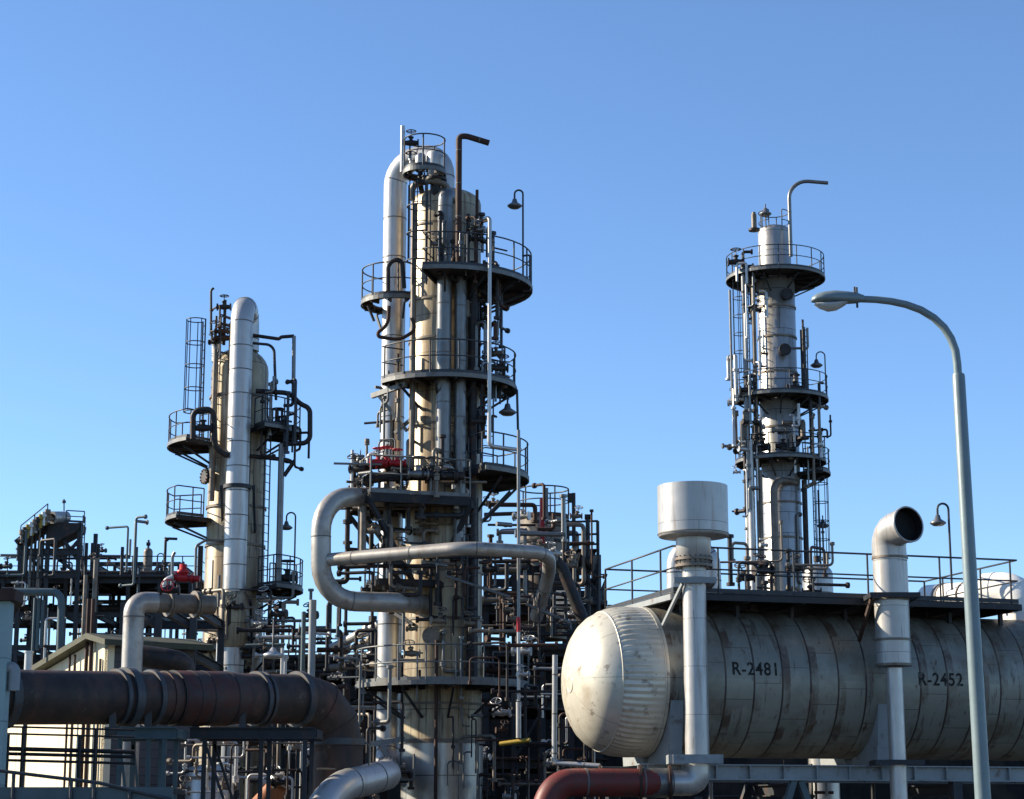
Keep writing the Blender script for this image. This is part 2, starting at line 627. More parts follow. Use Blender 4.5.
def valve(label, p, size=.35, m='pipe_dark', wm=None, axis=(1, 0, 0), group=None, up=(0, 0, 1)):
    p, ax, up = V(p), V(axis).normalized(), V(up)
    o = MB()
    k = size
    o.tube([p - ax * k * .6, p - ax * k * .5, p, p + ax * k * .5, p + ax * k * .6], [k * .22, k * .22, k * .3, k * .22, k * .22], 12)
    for s in (-1, 1):
        o.tube([p + ax * s * k * .6, p + ax * s * k * .72], k * .38, 12)
    o.tube([p, p + up * k * .55], k * .16, 10)
    o.tube([p + up * k * .5, p + up * k * .6], k * .26, 10)
    b = o.build('valve', m, None, p - up * k * .4)
    tag(b, label, 'valve', group)
    st = MB()
    st.tube([p + up * k * .6, p + up * k * 1.25], k * .05, 6)
    st.build('stem', 'pipe_grey', b)
    w = MB()
    c = p + up * k * 1.15
    s1 = ax
    s2 = up.cross(ax).normalized()
    w.tube([c + (s1 * math.cos(t) + s2 * math.sin(t)) * k * .45 for t in [2 * PI * i / 14 for i in range(14)]], k * .05, 6, closed=True)
    for t in (0, PI / 2):
        d = s1 * math.cos(t) + s2 * math.sin(t)
        w.bar(c - d * k * .45, c + d * k * .45, k * .06, k * .05)
    w.build('handwheel', wm or m, b)
    return b

def frame(name, label, cat, x0, x1, nx, y0, y1, ny, levels, pw=.22, bh=.28, decks=(), rails=(), braces=True, m='steel', zb=0, top=None):
    t = thing(name, label, cat, ((x0 + x1) / 2, (y0 + y1) / 2, zb))
    xs = [x0 + (x1 - x0) * i / (nx - 1) for i in range(nx)]
    ys = [y0 + (y1 - y0) * i / max(1, ny - 1) for i in range(ny)]
    zt = top or levels[-1]
    for x in xs:
        for y in ys:
            b = MB()
            b.box((x - pw / 2, y - pw / 2, zb), (x + pw / 2, y + pw / 2, zt))
            b.build('post', m, t)
    for z in levels:
        for y in ys:
            b = MB()
            for xa, xb in zip(xs, xs[1:]):
                b.ibeam((xa + pw / 2, y, z - bh / 2), (xb - pw / 2, y, z - bh / 2), .16, bh)
            b.build('beam', m, t)
        for x in xs:
            b = MB()
            for ya, yb in zip(ys, ys[1:]):
                b.ibeam((x, ya + pw / 2, z - bh / 2), (x, yb - pw / 2, z - bh / 2), .16, bh)
            if len(ys) > 1:
                b.build('cross_beam', m, t)
    for z in decks:
        b = MB()
        b.box((x0 - .3, y0 - .3, z + .003), (x1 + .3, y1 + .3, z + .05))
        d = b.build('deck', 'deck', t)
        if z in rails:
            q = [V((x0 - .3, y1 + .3, z + .05)), V((x0 - .3, y0 - .3, z + .05)), V((x1 + .3, y0 - .3, z + .05)), V((x1 + .3, y1 + .3, z + .05))]
            rail_mesh(q, 1.05, 1.3).build('railing', 'rail', d)
    if braces:
        zz = [zb] + list(levels)
        for i, (za, zc) in enumerate(zip(zz, zz[1:])):
            if zc - za < 1.2:
                continue
            j = i % (nx - 1)
            b = MB()
            b.bar((xs[j], y0 - .02, za), (xs[j + 1], y0 - .02, zc - bh), .09, .09)
            b.build('brace', m, t)
    return t

def PZ(px, py, z):
    d = ray(px, py)
    return CAM + d * ((z - CAM.z) / d.z)

# ------------------------------------------------------------------ world
SUN_AZ_X, SUN_AZ_Y, SUN_EL = -0.978, 0.21, R_(27)
w = D.worlds.new('World')
sc.world = w
w.use_nodes = True
nt = w.node_tree
bg = nt.nodes['Background']
sky = nt.nodes.new('ShaderNodeTexSky')
sky.sky_type = 'NISHITA'
sky.sun_disc = False
sky.sun_elevation = SUN_EL
sky.sun_rotation = math.atan2(SUN_AZ_X, SUN_AZ_Y)
sky.air_density = 1.0
sky.dust_density = 0.0
sky.ozone_density = 5.4
sky.altitude = 1300
nt.links.new(sky.outputs[0], bg.inputs[0])
bg.inputs[1].default_value = 0.095
sl = D.lights.new('sun', 'SUN')
sl.energy = 5.0
sl.angle = R_(.5)
sl.color = (1, .89, .71)
so = D.objects.new('sun', sl)
COL.objects.link(so)
sd = V((SUN_AZ_X, SUN_AZ_Y, 0)).normalized() * math.cos(SUN_EL) + V((0, 0, math.sin(SUN_EL)))
so.rotation_euler = sd.to_track_quat('Z', 'Y').to_euler()
so.location = (-40, 20, 60)
sc.view_settings.view_transform = 'Standard'
sc.view_settings.look = 'None'
sc.view_settings.exposure = 1.18
sc.view_settings.gamma = 1

b = MB()
b.face([(-3000, -300, 0), (3000, -300, 0), (3000, 5500, 0), (-3000, 5500, 0)])
tag(b.build('ground', 'ground'), kind='structure')
b = MB()
b.face([(-60, 6, .004), (60, 6, .004), (60, 22.0, .004), (-60, 22.0, .004)])
tag(b.build('road', mat('worn_asphalt', (.05, .05, .05), .9, 0, .2, 4)), kind='structure')
b = MB()
b.box((-60, 22.002, 0), (60, 22.25, .13))
tag(b.build('kerb', 'beam_pale'), kind='structure')

# ------------------------------------------------------------------ street lamp
def street_lamp():
    Y = 24.0
    base = P(985, 846, Y); base.z = 0
    x0 = X(983, 799, Y)
    xt = X(958.5, 375, Y)
    zt = Z(374, Y)
    t = thing('street_lamp', 'tall grey-green street lamp with a curved arm, in front of the horizontal vessel', 'street lamp', (x0, Y, 0))
    zb = Z(799, Y)
    dx = (xt - x0) / (zt - zb)
    B = V((x0 - dx * zb, Y, 0))
    T = V((xt, Y, zt))
    b = MB()
    b.tube([B, B.lerp(T, .5), T - V((0, 0, .03)), T], [.100, .089, .078, .070], 20)
    b.build('pole', 'lamp_paint', t)
    b = MB()
    b.tube([B, B + V((0, 0, .5))], .13, 20)
    b.box(B - V((.22, .22, 0)), B + V((.22, .22, .03)))
    b.build('base', 'lamp_paint', t)
    pix = [(958, 376), (957.2, 364), (955.5, 351), (951, 338.5), (944, 327.5), (934, 318), (921, 310), (906, 304.5), (891, 301.3), (876, 299.6), (858, 299)]
    b = MB()
    b.tube([P(x, y, Y) for x, y in pix], [.052, .052, .051, .050, .049, .048, .047, .046, .045, .044, .043], 16)
    b.build('arm', 'lamp_paint', t)
    # cobra head: elliptical loft along the axis
    secs = [(864, 299.2, .05, .05), (859, 299, .075, .07), (857, 299.2, .085, .085), (846, 299.2, .11, .10), (835, 298.8, .125, .105), (824, 298.8, .125, .09), (816, 299.2, .10, .065), (812, 300, .05, .035), (811, 300.2, .005, .005)]
    b = MB()
    n = 24
    bi = len(b.v)
    for px, py, ry, rz in secs:
        c = P(px, py, Y)
        for k in range(n):
            a = 2 * PI * k / n
            sz = math.sin(a)
            b.v.append(c + V((0, math.cos(a) * ry, sz * rz if sz > 0 else sz * rz * .45 - .012)))
    for j in range(len(secs) - 1):
        for k in range(n):
            k2 = (k + 1) % n
            b.f.append((bi + j * n + k, bi + j * n + k2, bi + (j + 1) * n + k2, bi + (j + 1) * n + k))
            b.sm.append(True); b.mi.append(0)
    b.face(list(reversed(b.v[bi:bi + n])))
    h = b.build('lamp_head', 'lamp_paint', t)
    b = MB()
    secs = [(815, 303.5, .06, .02), (820, 304, .10, .055), (828, 304.2, .115, .09), (836, 303.6, .11, .085), (843, 302.6, .09, .05), (847, 302, .06, .02)]
    bi = len(b.v)
    for px, py, ry, rz in secs:
        c = P(px, py, Y)
        for k in range(n):
            a = 2 * PI * k / n
            sz = math.sin(a)
            b.v.append(c + V((0, math.cos(a) * ry, -.004 + (sz * rz if sz < 0 else 0))))
    for j in range(len(secs) - 1):
        for k in range(n):
            k2 = (k + 1) % n
            b.f.append((bi + j * n + k, bi + j * n + k2, bi + (j + 1) * n + k2, bi + (j + 1) * n + k))
            b.sm.append(True); b.mi.append(0)
    b.build('lens', 'lens', h)
    b = MB()
    c = P(857, 299, Y)
    b.tube([c + V((0, 0, -.11)), c + V((0, 0, .15))], .014, 8)
    c = P(854, 299, Y)
    b.tube([c + V((0, -.06, .0)), c + V((0, -.06, .14))], .012, 8)
    b.build('clamp', 'steel', h)


street_lamp()

# ------------------------------------------------------------------ big horizontal vessel
TH = R_(17)
AX = P(640, 682, 50.7)
VR = 1.86
CT, ST = math.cos(TH), math.sin(TH)
def L(x, y, z):                                  # vessel frame (z from its axis) to world
    return V((AX.x + x * CT - y * ST, AX.y + x * ST + y * CT, AX.z + z))
VL = 17.5
def vessel():
    t = thing('horizontal_vessel', 'long insulated horizontal vessel stencilled R-2481 and R-2452 with a bright dished end', 'pressure vessel', L(0, 0, 0), TH)
    b = MB()
    b.lathe((0, 0, 0), [(VR, 0)] + [(VR, VL * i / 40) for i in range(1, 41)], 96, axis=(1, 0, 0))
    b.build('shell', 'vessel', t, local=True)
    prof = [(VR + .004, .02), (VR + .004, -.30), (VR * .999, -.44), (VR * .992, -.62), (VR * .98, -.80), (VR * .96, -.94), (VR * .932, -1.06)]
    dish = [(VR * .932, -1.06), (VR * .915, -1.14), (VR * .86, -1.33), (VR * .77, -1.51), (VR * .65, -1.66), (VR * .5, -1.78), (VR * .33, -1.86), (VR * .16, -1.90), (.001, -1.91)]
    def pl(j, k):
        return 1 if j < 1 else 1 + (.0075 if k % 4 < 2 else -.0075) * min(1, j / 2)
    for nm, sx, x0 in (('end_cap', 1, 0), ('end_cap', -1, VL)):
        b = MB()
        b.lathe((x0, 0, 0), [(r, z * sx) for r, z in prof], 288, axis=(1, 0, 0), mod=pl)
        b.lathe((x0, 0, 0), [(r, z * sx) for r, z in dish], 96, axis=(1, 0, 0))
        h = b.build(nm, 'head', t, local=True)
        b = MB()
        b.tube([(x0 - sx * 1.075, VR * .93 * math.cos(2 * PI * i / 64), VR * .93 * math.sin(2 * PI * i / 64)) for i in range(64)], .02, 6, closed=True)
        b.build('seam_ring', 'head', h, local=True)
        b = MB()
        b.tube([(x0 - sx * 1.89, -.12 + .2 * math.cos(2 * PI * i / 24), -.1 + .2 * math.sin(2 * PI * i / 24)) for i in range(24)], .018, 6, closed=True)
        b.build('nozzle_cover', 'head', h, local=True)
    for x in (.02, VL / 2, VL - .02):            # cladding straps
        b = MB()
        b.lathe((x, 0, 0), [(VR, -.06), (VR + .014, -.06), (VR + .014, .06), (VR, .06)], 96, axis=(1, 0, 0), creased=True)
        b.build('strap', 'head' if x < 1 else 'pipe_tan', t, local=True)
    for x in (.28, 5.85, 12.5):
        b = MB()
        hw = .16
        for s in (-1, 1):
            pts = [(x, s * .15, -2.05), (x, s * 1.62, -2.05), (x, s * 1.80, -.55)]
            for i in range(7):
                a = math.atan2(-.55, 1.80) - (i / 6) * (PI / 2 - .12 - math.atan2(.55, 1.80)) 
                pts.append((x, s * (VR + .01) * math.cos(a), (VR + .01) * math.sin(a)))
            b.slab([V(p) - V((hw, 0, 0)) for p in pts], (2 * hw, 0, 0))
        b.build('saddle', 'beam_pale', t, local=True)
    for txt, px, py in (('R-2481', 755.5, 669.5), ('R-2452', 940.5, 680)):
        cu = D.curves.new('lettering', 'FONT')
        cu.body = txt
        cu.size = .45
        cu.align_x = 'CENTER'
        cu.align_y = 'CENTER'
        cu.space_character = 1.12
        cu.offset = .007
        ob = D.objects.new('lettering', cu)
        COL.objects.link(ob)
        dg = bpy.context.evaluated_depsgraph_get()
        me = D.meshes.new_from_object(ob.evaluated_get(dg))
        D.objects.remove(ob)
        import bmesh
        bm = bmesh.new()
        bm.from_mesh(me)
        bmesh.ops.triangulate(bm, faces=bm.faces)
        bmesh.ops.subdivide_edges(bm, edges=[e for e in bm.edges if e.calc_length() > .12], cuts=2)
        bm.to_mesh(me)
        bm.free()
        # where the pixel meets the shell
        d = ray(px, py)
        best = None
        for i in range(4000):
            q = CAM + d * (40 + i * .005)
            rel = q - AX
            lx = rel.x * CT + rel.y * ST
            ly = -rel.x * ST + rel.y * CT
            if ly * ly + rel.z ** 2 < VR * VR:
                best = (lx, math.atan2(rel.z, -ly))
                break
        for v in me.vertices:
            a = best[1] + v.co.y / VR
            rr = VR + .012
            v.co = V((best[0] + v.co.x * .88, -rr * math.cos(a), rr * math.sin(a)))
        me.materials.append(M['black'])
        o = D.objects.new('lettering', me)
        COL.objects.link(o)
        o.parent = t
    # nozzle risers on the crown, under the walkway
    for x in (3.2, 8.4, 10.6):
        b = MB()
        b.tube([(x, .2, VR - .05), (x, .2, VR + .22)], .16, 16)
        b.tube([(x, .2, VR + .22), (x, .2, VR + .29)], .24, 16)
        b.build('nozzle', 'pipe_tan', t, local=True)
vessel()

# table of beams carrying the vessel
def vessel_frame():
    t = thing('vessel_support_frame', 'pale steel beam frame with inverted V braces under the horizontal vessel', 'support frame', L(8, 0, -AX.z), TH)
    zt = -2.06
    for y in (-1.35, 1.35):
        b = MB()
        b.ibeam((-.6, y, zt - .19), (VL + .4, y, zt - .19), .26, .38, .03)
        for k in range(20):
            x = -.4 + k * .9
            b.box((x, y - .125, zt - .35), (x + .03, y + .125, zt - .03))
        b.v = [L(*v) for v in b.v]
        b.build('beam', 'beam_pale', t)
    for x in (-.3, 3.6, 8.0, 12.4, 16.8):
        for y in (-1.35, 1.35):
            b = MB()
            if x in (3.6, 12.4):
                for s in (-1, 1):
                    b.bar((x + s * .09, y, zt - .39), (x + s * 1.1, y, -AX.z + .01), .16, .16)
            else:
                b.box((x - .13, y - .13, -AX.z), (x + .13, y + .13, zt - .385))
            b.v = [L(*v) for v in b.v]
            b.build('post', 'steel' if y > 0 or x not in (3.6, 12.4) else 'teal', t)
        b = MB()
        b.ibeam((x, -1.2, zt - .6), (x, 1.2, zt - .6), .2, .3)
        b.v = [L(*v) for v in b.v]
        b.build('cross_beam', 'steel', t)
vessel_frame()

ZD = Z(592, 49.2) - AX.z                         # walkway level in the vessel frame
def walkway():
    t = thing('vessel_walkway', 'railed steel walkway running along the top of the horizontal vessel', 'walkway', L(0, 0, ZD), TH)
    x0, x1, y0, y1 = .25, 9.85, -1.75, 3.2
    def LB(b):
        b.v = [L(*v) for v in b.v]
        return b
    b = MB()
    b.box((x0, y0, ZD - .05), (x1, y1, ZD))
    LB(b).build('deck', 'deck', t)
    for a, c, m in (((x0, y0), (x1, y0), 'steel'), ((x0, y0), (x0, y1), 'beam_pale'), ((x0, y1), (x1, y1), 'steel'), ((x1, y0), (x1, y1), 'steel')):  # sun-facing end beam coloured paler than the others, as if lit
        b = MB()
        d = (V((c[0], c[1], 0)) - V((a[0], a[1], 0))).normalized() * .062
        b.bar(V((a[0], a[1], ZD - .12)) - d, V((c[0], c[1], ZD - .095)) + d, .12, .14)
        LB(b).build('edge_beam', m, t)
    for i in range(8):
        x = x0 + .5 + i * 1.5
        b = MB()
        b.box((x, y0 + .07, ZD - .2), (x + .09, y1 - .07, ZD - .053))
        for y in (-.9, .9):
            b.box((x, y - .05, 1.45), (x + .09, y + .05, ZD - .202))
        LB(b).build('joist', 'steel', t)
    q = [L(x, y, ZD) for x, y in ((x0, y1), (x0, y0), (x1, y0), (x1, y1))]
    bb = rail_mesh(q, 1.13, 2.05, .025)
    bb.build('railing', 'rail', t)
    q = [L(x, y, ZD) for x, y in ((x0, y1), (x1, y1))]
    rail_mesh(q, 1.13, 2.05, .025).build('railing', 'rail', t)
walkway()

# ------------------------------------------------------------------ the two vent stacks before the vessel
def vent_drum_stack():
    Y = 48.5
    x = X(695.6, 660, Y)
    c = V((x, Y, 0))
    t = thing('vent_stack', 'pale vent stack crowned by a wide white drum, standing before the round vessel end', 'vent stack', (x, Y, Z(764, Y)))
    def zz(p): return Z(p, Y)
    b = MB()
    b.lathe(c, [(.29, zz(764)), (.29, zz(672)), (.285, zz(670)), (.285, zz(566))], 32)
    b.build('pipe', 'stack_clad', t)
    b = MB()
    b.lathe(c, [(.29, zz(566)), (.42, zz(562)), (.43, zz(541)), (.43, zz(537))], 32)
    b.build('neck', 'stack_clad', t)
    for p in (566, 559.5):
        b = MB()
        b.lathe(c, [(.3, zz(p + 1.4)), (.47, zz(p + 1.4)), (.47, zz(p - 1.4)), (.3, zz(p - 1.4))], 32, creased=True)
        b.build('flange', 'pipe_tan', t)
    b = MB()
    b.lathe(c, [(.43, zz(538.5)), (.84, zz(537)), (.86, zz(535.5)), (.86, zz(486.5)), (.80, zz(486.5)), (.80, zz(500)), (.001, zz(500))], 56, creased=True)
    d = b.build('drum', 'stack_clad', t)
    b = MB()
    for k in range(20):
        a = 2 * PI * k / 20
        for p in (566, 559.5):
            q = c + V((.435 * math.cos(a), .435 * math.sin(a), zz(p)))
            b.tube([q - V((0, 0, .07)), q + V((0, 0, .07))], .018, 6)
    b.build('bolt_ring', 'pipe_dark', t)
    b = MB()
    b.lathe(c, [(.861, zz(535)), (.876, zz(535)), (.876, zz(534)), (.861, zz(534))], 56, creased=True)
    b.build('rim', 'pipe_tan', d)
    b = MB()
    zc = zz(581)
    b.lathe(c, [(.287, zc - .06), (.40, zc - .06), (.40, zc + .07), (.287, zc + .07)], 32, creased=True)
    b.box((x + .28, Y + .05, zc - .07), (x + .52, Y + 1.3, zc + .07))
    b.box((x - .52, Y - .40, zc - .09), (x + .50, Y - .30, zc + .05))
    b.build('collar', 'beam_pale', t)
    b = MB()
    b.bar((x - .3, Y - .2, zc - .09), P(663, 625, Y + .6), .07, .07)
    b.build('strut', 'beam_pale', t)
    b = MB()
    z1, z0 = zz(755), zz(764)
    b.box((x - .62, Y - .48, z0), (x + .50, Y - .38, z1))
    b.box((x - .62, Y + .38, z0), (x + .50, Y + .48, z1))
    b.box((x - .72, Y - .378, z0), (x - .62, Y + .378, z1))
    b.box((x + .50, Y - .378, z0), (x + .58, Y + .378, z1))
    b.build('base_bracket', 'beam_pale', t)
    z2 = zz(783)
    path = bend([V((x, Y, z0 + .05)), V((x, Y, z2)), V((X(672, 783, Y), Y, z2))], .62)
    b = MB()
    b.tube(path, .30, 24)
    for p, tt in along(path, .18):
        b.tube([p - tt * .012, p + tt * .012], .31, 24)
    b.build('elbow', 'pipe_white', t)
    for p in ((x + .05, Y + .06, 0),):
        b = MB()
        b.box((x - .09, Y - .09, 0), (x + .09, Y + .09, z2 - .32))
        b.build('post', 'steel', t)
    # the red line that feeds it
    y0 = P(690, 783, Y)
    pipe('process_pipe', 'thick red-oxide pipe bending down beside the base of the drum-topped stack', [V((X(671, 783, Y), Y, z2)), V((X(556, 783, Y), Y - .6, z2)), V((X(542, 783, Y), Y - .7, z2 - .7)), V((X(540, 783, Y), Y - .7, 0))], .33, 'red', 1.0, flange=None, band=1.4)
    rp = [o for o in D.objects if o.get('label', '').startswith('thick red-oxide')][0]
    b = MB()
    xa, xb = X(672, 783, Y), X(640, 783, Y)
    b.tube([V((xa - .02, Y - .005, z2)), V((xb, Y - .12, z2))], .345, 24)
    b.build('sleeve', 'pipe_grey', rp)
    for xx_ in (xa - .06, xb, X(600, 783, Y)):
        b = MB()
        b.tube([V((xx_ - .03, Y - .1, z2)), V((xx_ + .03, Y - .1, z2))], .42, 24)
        b.build('flange', 'pipe_rust', rp)
vent_drum_stack()

def elbow_stack():
    Y = 50.0
    x = X(893, 640, Y)
    c = V((x, Y, 0))
    t = thing('vent_stack', 'pale vent stack with a wide open elbow mouth, standing between the two stencilled numbers', 'vent stack', (x, Y, 0))
    def zz(p): return Z(p, Y)
    b = MB()
    b.lathe(c, [(.21, 0), (.21, zz(668))], 24)
    b.build('pipe', 'pipe_white', t)
    b = MB()
    b.lathe(c, [(.21, zz(664)), (.43, zz(666)), (.43, zz(562))], 40, creased=True)
    b.build('sleeve', 'stack_clad', t)
    d = V((.44, -.88, .10)).normalized()
    C = V((x - .03, Y, zz(532)))
    path = bend([V((x, Y, zz(562))), C, C + d * .86], .70, 4)
    b = MB()
    b.tube(path, .43, 40, caps=False)
    mth = path[-1]
    b.tube([mth - d * .06, mth], .465, 40, caps=False)
    b.tube([mth, mth - d * .3], .42, 40, caps=False, mi=1)
    q = mth - d * .28
    u = d.cross(V((0, 0, 1))).normalized(); w_ = u.cross(d)
    b.face([q + (u * math.cos(2 * PI * k / 40) + w_ * math.sin(2 * PI * k / 40)) * .419 for k in range(40)], False, 1)  # dark disc inside the mouth, painted as its shade
    # rolled lip
    b.tube([mth + (u * math.cos(2 * PI * k / 40) + w_ * math.sin(2 * PI * k / 40)) * .44 for k in range(40)], .022, 6, closed=True)
    b.build('elbow_mouth', ['stack_clad', 'dark_hole'], t)
    for p in (558, 600, 640, 665):
        b = MB()
        b.lathe(c, [(.43, zz(p) - .03), (.452, zz(p) - .03), (.452, zz(p) + .03), (.43, zz(p) + .03)], 40, creased=True)
        b.build('ring', 'pipe_tan', t)
    zc = zz(597)
    b = MB()
    b.box((x - .62, Y - .56, zc - .06), (x + .62, Y - .455, zc + .06))
    b.box((x - .62, Y - .45, zc - .06), (x - .52, Y + .9, zc + .06))
    b.box((x + .52, Y - .45, zc - .06), (x + .62, Y + .9, zc + .06))
    b.build('collar', 'steel', t)
    b = MB()
    b.bar((x - .55, Y - .3, zc - .08), P(859, 641, Y + .35), .08, .08)
    b.build('strut', 'pipe_rust', t)
    b = MB()
    z1 = zz(765)
    b.box((x - .6, Y - .35, z1), (x + .6, Y - .23, z1 + .12))
    b.box((x - .6, Y - .228, z1), (x - .5, Y + .6, z1 + .12))
    b.box((x + .5, Y - .228, z1), (x + .6, Y + .6, z1 + .12))
    b.build('base_bracket', 'steel', t)
elbow_stack()

# inverted-U duct behind the drum stack and the big bend at the right-hand end
zt_ = Z(548, 53.5)
pipe('overhead_pipe', 'white inverted-U pipe rising behind the drum-topped stack', [P(676, 612, 53.5), V((X(676, 560, 53.5), 53.5, zt_)), V((X(711, 560, 53.5), 53.5, zt_)), P(713, 612, 53.5)], .25, 'pipe_white', .5, band=.7)
def end_duct():
    Ya = 54.2
    z = Z(593, Ya)
    xl = X(1019, 600, Ya)
    t = thing('overhead_duct', 'pale duct behind the walkway rail with a fat elbow at the right edge', 'duct', (xl, Ya, AX.z + 1.6))
    b = MB()
    b.tube([P(929, 597.5, Ya + 5), V((X(986, 593, Ya), Ya + .3, z))], .37, 28)
    b.build('run', 'white_paint', t)
    q = V((X(990, 593, Ya), Ya + .1, z))
    A_, B_ = P(929, 597.5, Ya + 5), V((X(986, 593, Ya), Ya + .3, z))
    e = (B_ - A_).normalized()
    for f_ in (.3, .36, .75):
        b = MB()
        p = A_.lerp(B_, f_)
        b.tube([p - e * .06, p + e * .06], .395, 28)
        b.build('strap', 'pipe_tan', t)
    b = MB()
    path = bend([q - (B_ - A_).normalized() * .3, V((xl, Ya - .2, z)), V((xl, Ya - .2, AX.z + 1.6))], .62, 5)
    b.tube(path, .56, 36)
    for p, e in along(path, .55):
        b.tube([p - e * .02, p + e * .02], .575, 36)
    b.build('elbow', 'white_paint', t)
end_duct()
# upright drum seen through the walkway rail
def small_drum():
    Y = 66
    x = X(818, 590, Y)
    r = 15.2 * S(590, Y)
    t = thing('vertical_drum', 'small round-topped pale drum seen through the walkway rail beside the far column', 'drum', (x, Y, 0))
    b = MB()
    b.lathe((x, Y, 0), [(r, .6), (r, Z(575, Y))] + dome(r, Z(575, Y), .75)[1:], 32)
    b.build('shell', 'clad', t)
    for i in range(3):
        a = 2 * PI * i / 3
        b = MB()
        b.bar((x + r * .8 * math.cos(a), Y + r * .8 * math.sin(a), 0), (x + r * .8 * math.cos(a), Y + r * .8 * math.sin(a), .9), .1, .1)
        b.build('leg', 'steel', t)
    b = MB()
    b.tube([(x, Y, Z(562, Y)), (x, Y, Z(556, Y))], .12, 12)
    b.build('nozzle', 'pipe_dark', t)
small_drum()

# ------------------------------------------------------------------ tall stained column in the middle
YC = 63.0
CX = X(443.5, 560, YC)
CC = (CX, YC)
def zc(p): return Z(p, YC)
def middle_column():
    t = thing('distillation_column', 'tallest stained cylindrical column, ringed by platforms, in the middle of the plant', 'column', (CX, YC, 0))
    R1, R2, R3 = 1.27, 1.225, 1.15
    b = MB()
    b.lathe((CX, YC, 0), [(R1, 0), (R1, zc(744))], 64)
    b.build('skirt', 'clad', t)
    ringband(t, CC, zc(744), R1 - .06, .12, 'pipe_tan', 'skirt_ring', .12)
    column_shell(t, CC, [(R2, zc(744)), (R2, zc(640)), (R2, zc(478)), (R3, zc(470)), (R3, zc(205))] + dome(R3, zc(205), .42)[1:], 'clad_tan')
    for p in (706, 622, 575, 430, 345, 306, 232):
        ringband(t, CC, zc(p), (R2 if p > 480 else R3) + .003, .07, 'pipe_tan', 'stiffener_ring', .035)
    for p, a in ((640, 258), (318, 300), (452, 285)):
        manway(t, CC, zc(p), R2 if p > 480 else R3, a, .28, 'pipe_tan')
    # platforms, from the top
    cA = (X(424.5, 172, 61.8), 61.8)
    platform(t, cA, Z(172, 61.8), 20 * S(172, YC) - .14, 20 * S(172, YC), -175, 175, rail=(-170, 140), brackets=2, drop=.3)
    platform(t, CC, zc(288), R3 + .02, 86 * S(288, YC), 257, 402, brackets=5)
    cB = (X(397, 305, 63.4), 63.4)
    platform(t, cB, Z(303, 63.4), .80, 35 * S(305, 63.4), 95, 325, brackets=3, drop=.5)
    platform(t, CC, zc(388), R3 + .02, 71 * S(388, YC), 212, 385, brackets=5)
    platform(t, CC, zc(478), R3 + .1, 84 * S(478, YC), 300, 410, brackets=3, drop=1.2)
    platform(t, CC, zc(686), R2 + .02, 86 * S(686, YC), 150, 372, brackets=6, drop=.8, rm='rail_pale')
    # polygonal valve platform on the left
    z = Z(492, 60)
    q = [PZ(x, y, z) for x, y in ((400, 517), (348, 505), (370, 492), (470, 497), (474, 503))]
    b = MB()
    b.prism(q, z - .06, z)
    for a, c in zip(q, q[1:]):
        b.bar(a - V((0, 0, .17)), c - V((0, 0, .17)), .1, .22)
    for f in (.2, .4, .6, .8):
        b.bar(q[1].lerp(q[2], f) - V((0, 0, .13)), q[0].lerp(q[4], f) - V((0, 0, .13)), .08, .13)
    p = b.build('platform', 'deck', t)
    rail_mesh([q[0], q[1], q[2], q[3]], 1.15, .95).build('railing', 'rail_pale', p)
    for a, c in ((V(q[1]), (CX - 1.2, YC - .1, z - 2.6)), (V(q[2]), (CX - .8, YC - .9, z - 2.7)), (q[1].lerp(q[2], .5), (CX - 1.1, YC - .5, z - 2.2)), (q[3], (CX + .2, YC - 1.2, z - 1.6))):
        b = MB()
        b.bar(V(a) - V((0, 0, .28)), c, .12, .14)
        b.build('bracket', 'steel', p)
    # small service platform below
    z = Z(577, 60.6)
    q = [PZ(x, y, z) for x, y in ((402, 592), (364, 588), (378, 578), (440, 580), (452, 588))]
    b = MB()
    b.prism(q, z - .06, z)
    for a, c in zip(q, q[1:]):
        b.bar(a - V((0, 0, .12)), c - V((0, 0, .12)), .09, .16)
    p = b.build('platform', 'deck', t)
    rail_mesh([q[0], q[1], q[2]], 1.05, .9).build('railing', 'rail', p)
    for a in (q[1], q[3]):
        b = MB()
        b.bar(a - V((0, 0, .2)), (CX + (a.x - CX) * .35, YC - .9, z - 1.3), .1, .1)
        b.build('bracket', 'steel', p)
    # guide frame for the overhead pipe
    z = Z(392, 61.2)
    b = MB()
    a1, a2 = P(372, 396, 62.4), P(406, 384, 61.4)
    b.bar(a1, a2, .12, .16)
    b.bar(P(379, 396, 62.2), P(407, 431, 61.9), .09, .1)
    b.bar(P(395, 433, 62.2), P(410, 420, 61.9), .09, .1)
    b.bar(P(399, 388, 61.8), P(399, 440, 61.9), .09, .09)
    b.build('guide_frame', 'rail_pale', t)
    # pale knee brace near the base
    b = MB()
    b.bar(P(372, 744, 61.3), P(404, 739, 61.9), .14, .16)
    b.bar(P(380, 745, 61.4), P(405, 786, 61.9), .12, .12)
    b.build('knee_brace', 'beam_pale', t)
    # ladders
    ladder(t, (X(420, 240, 61.6), 61.55), zc(296), zc(196), 265, (zc(276), zc(200)))
    ladder(t, (X(487, 430, 61.9), 61.9), zc(478), zc(384), 300, None)
    ladder(t, (X(452, 440, 61.4), 61.55), zc(500), zc(392), 270, None)
    ladder(t, (X(470, 590, 61.4), 61.5), zc(690), zc(505), 285, None)
middle_column()

def tcol(px, p0, p1, Y, r, m, label, name='riser_pipe', top=None, group=None, band=None, pm=None):
    pm = pm or (p0 + p1) / 2
    x = X(px, pm, Y)
    pts = [V((x, Y, Z(p1, Y) if p1 < 815 else 0)), V((x, Y, Z(p0, Y)))]
    if top:
        for dx, dy, dz in top:
            pts.append(pts[-1] + V((dx, dy, dz)))
    return pipe(name, label, pts, r, m, None, 'pipe', group, band)

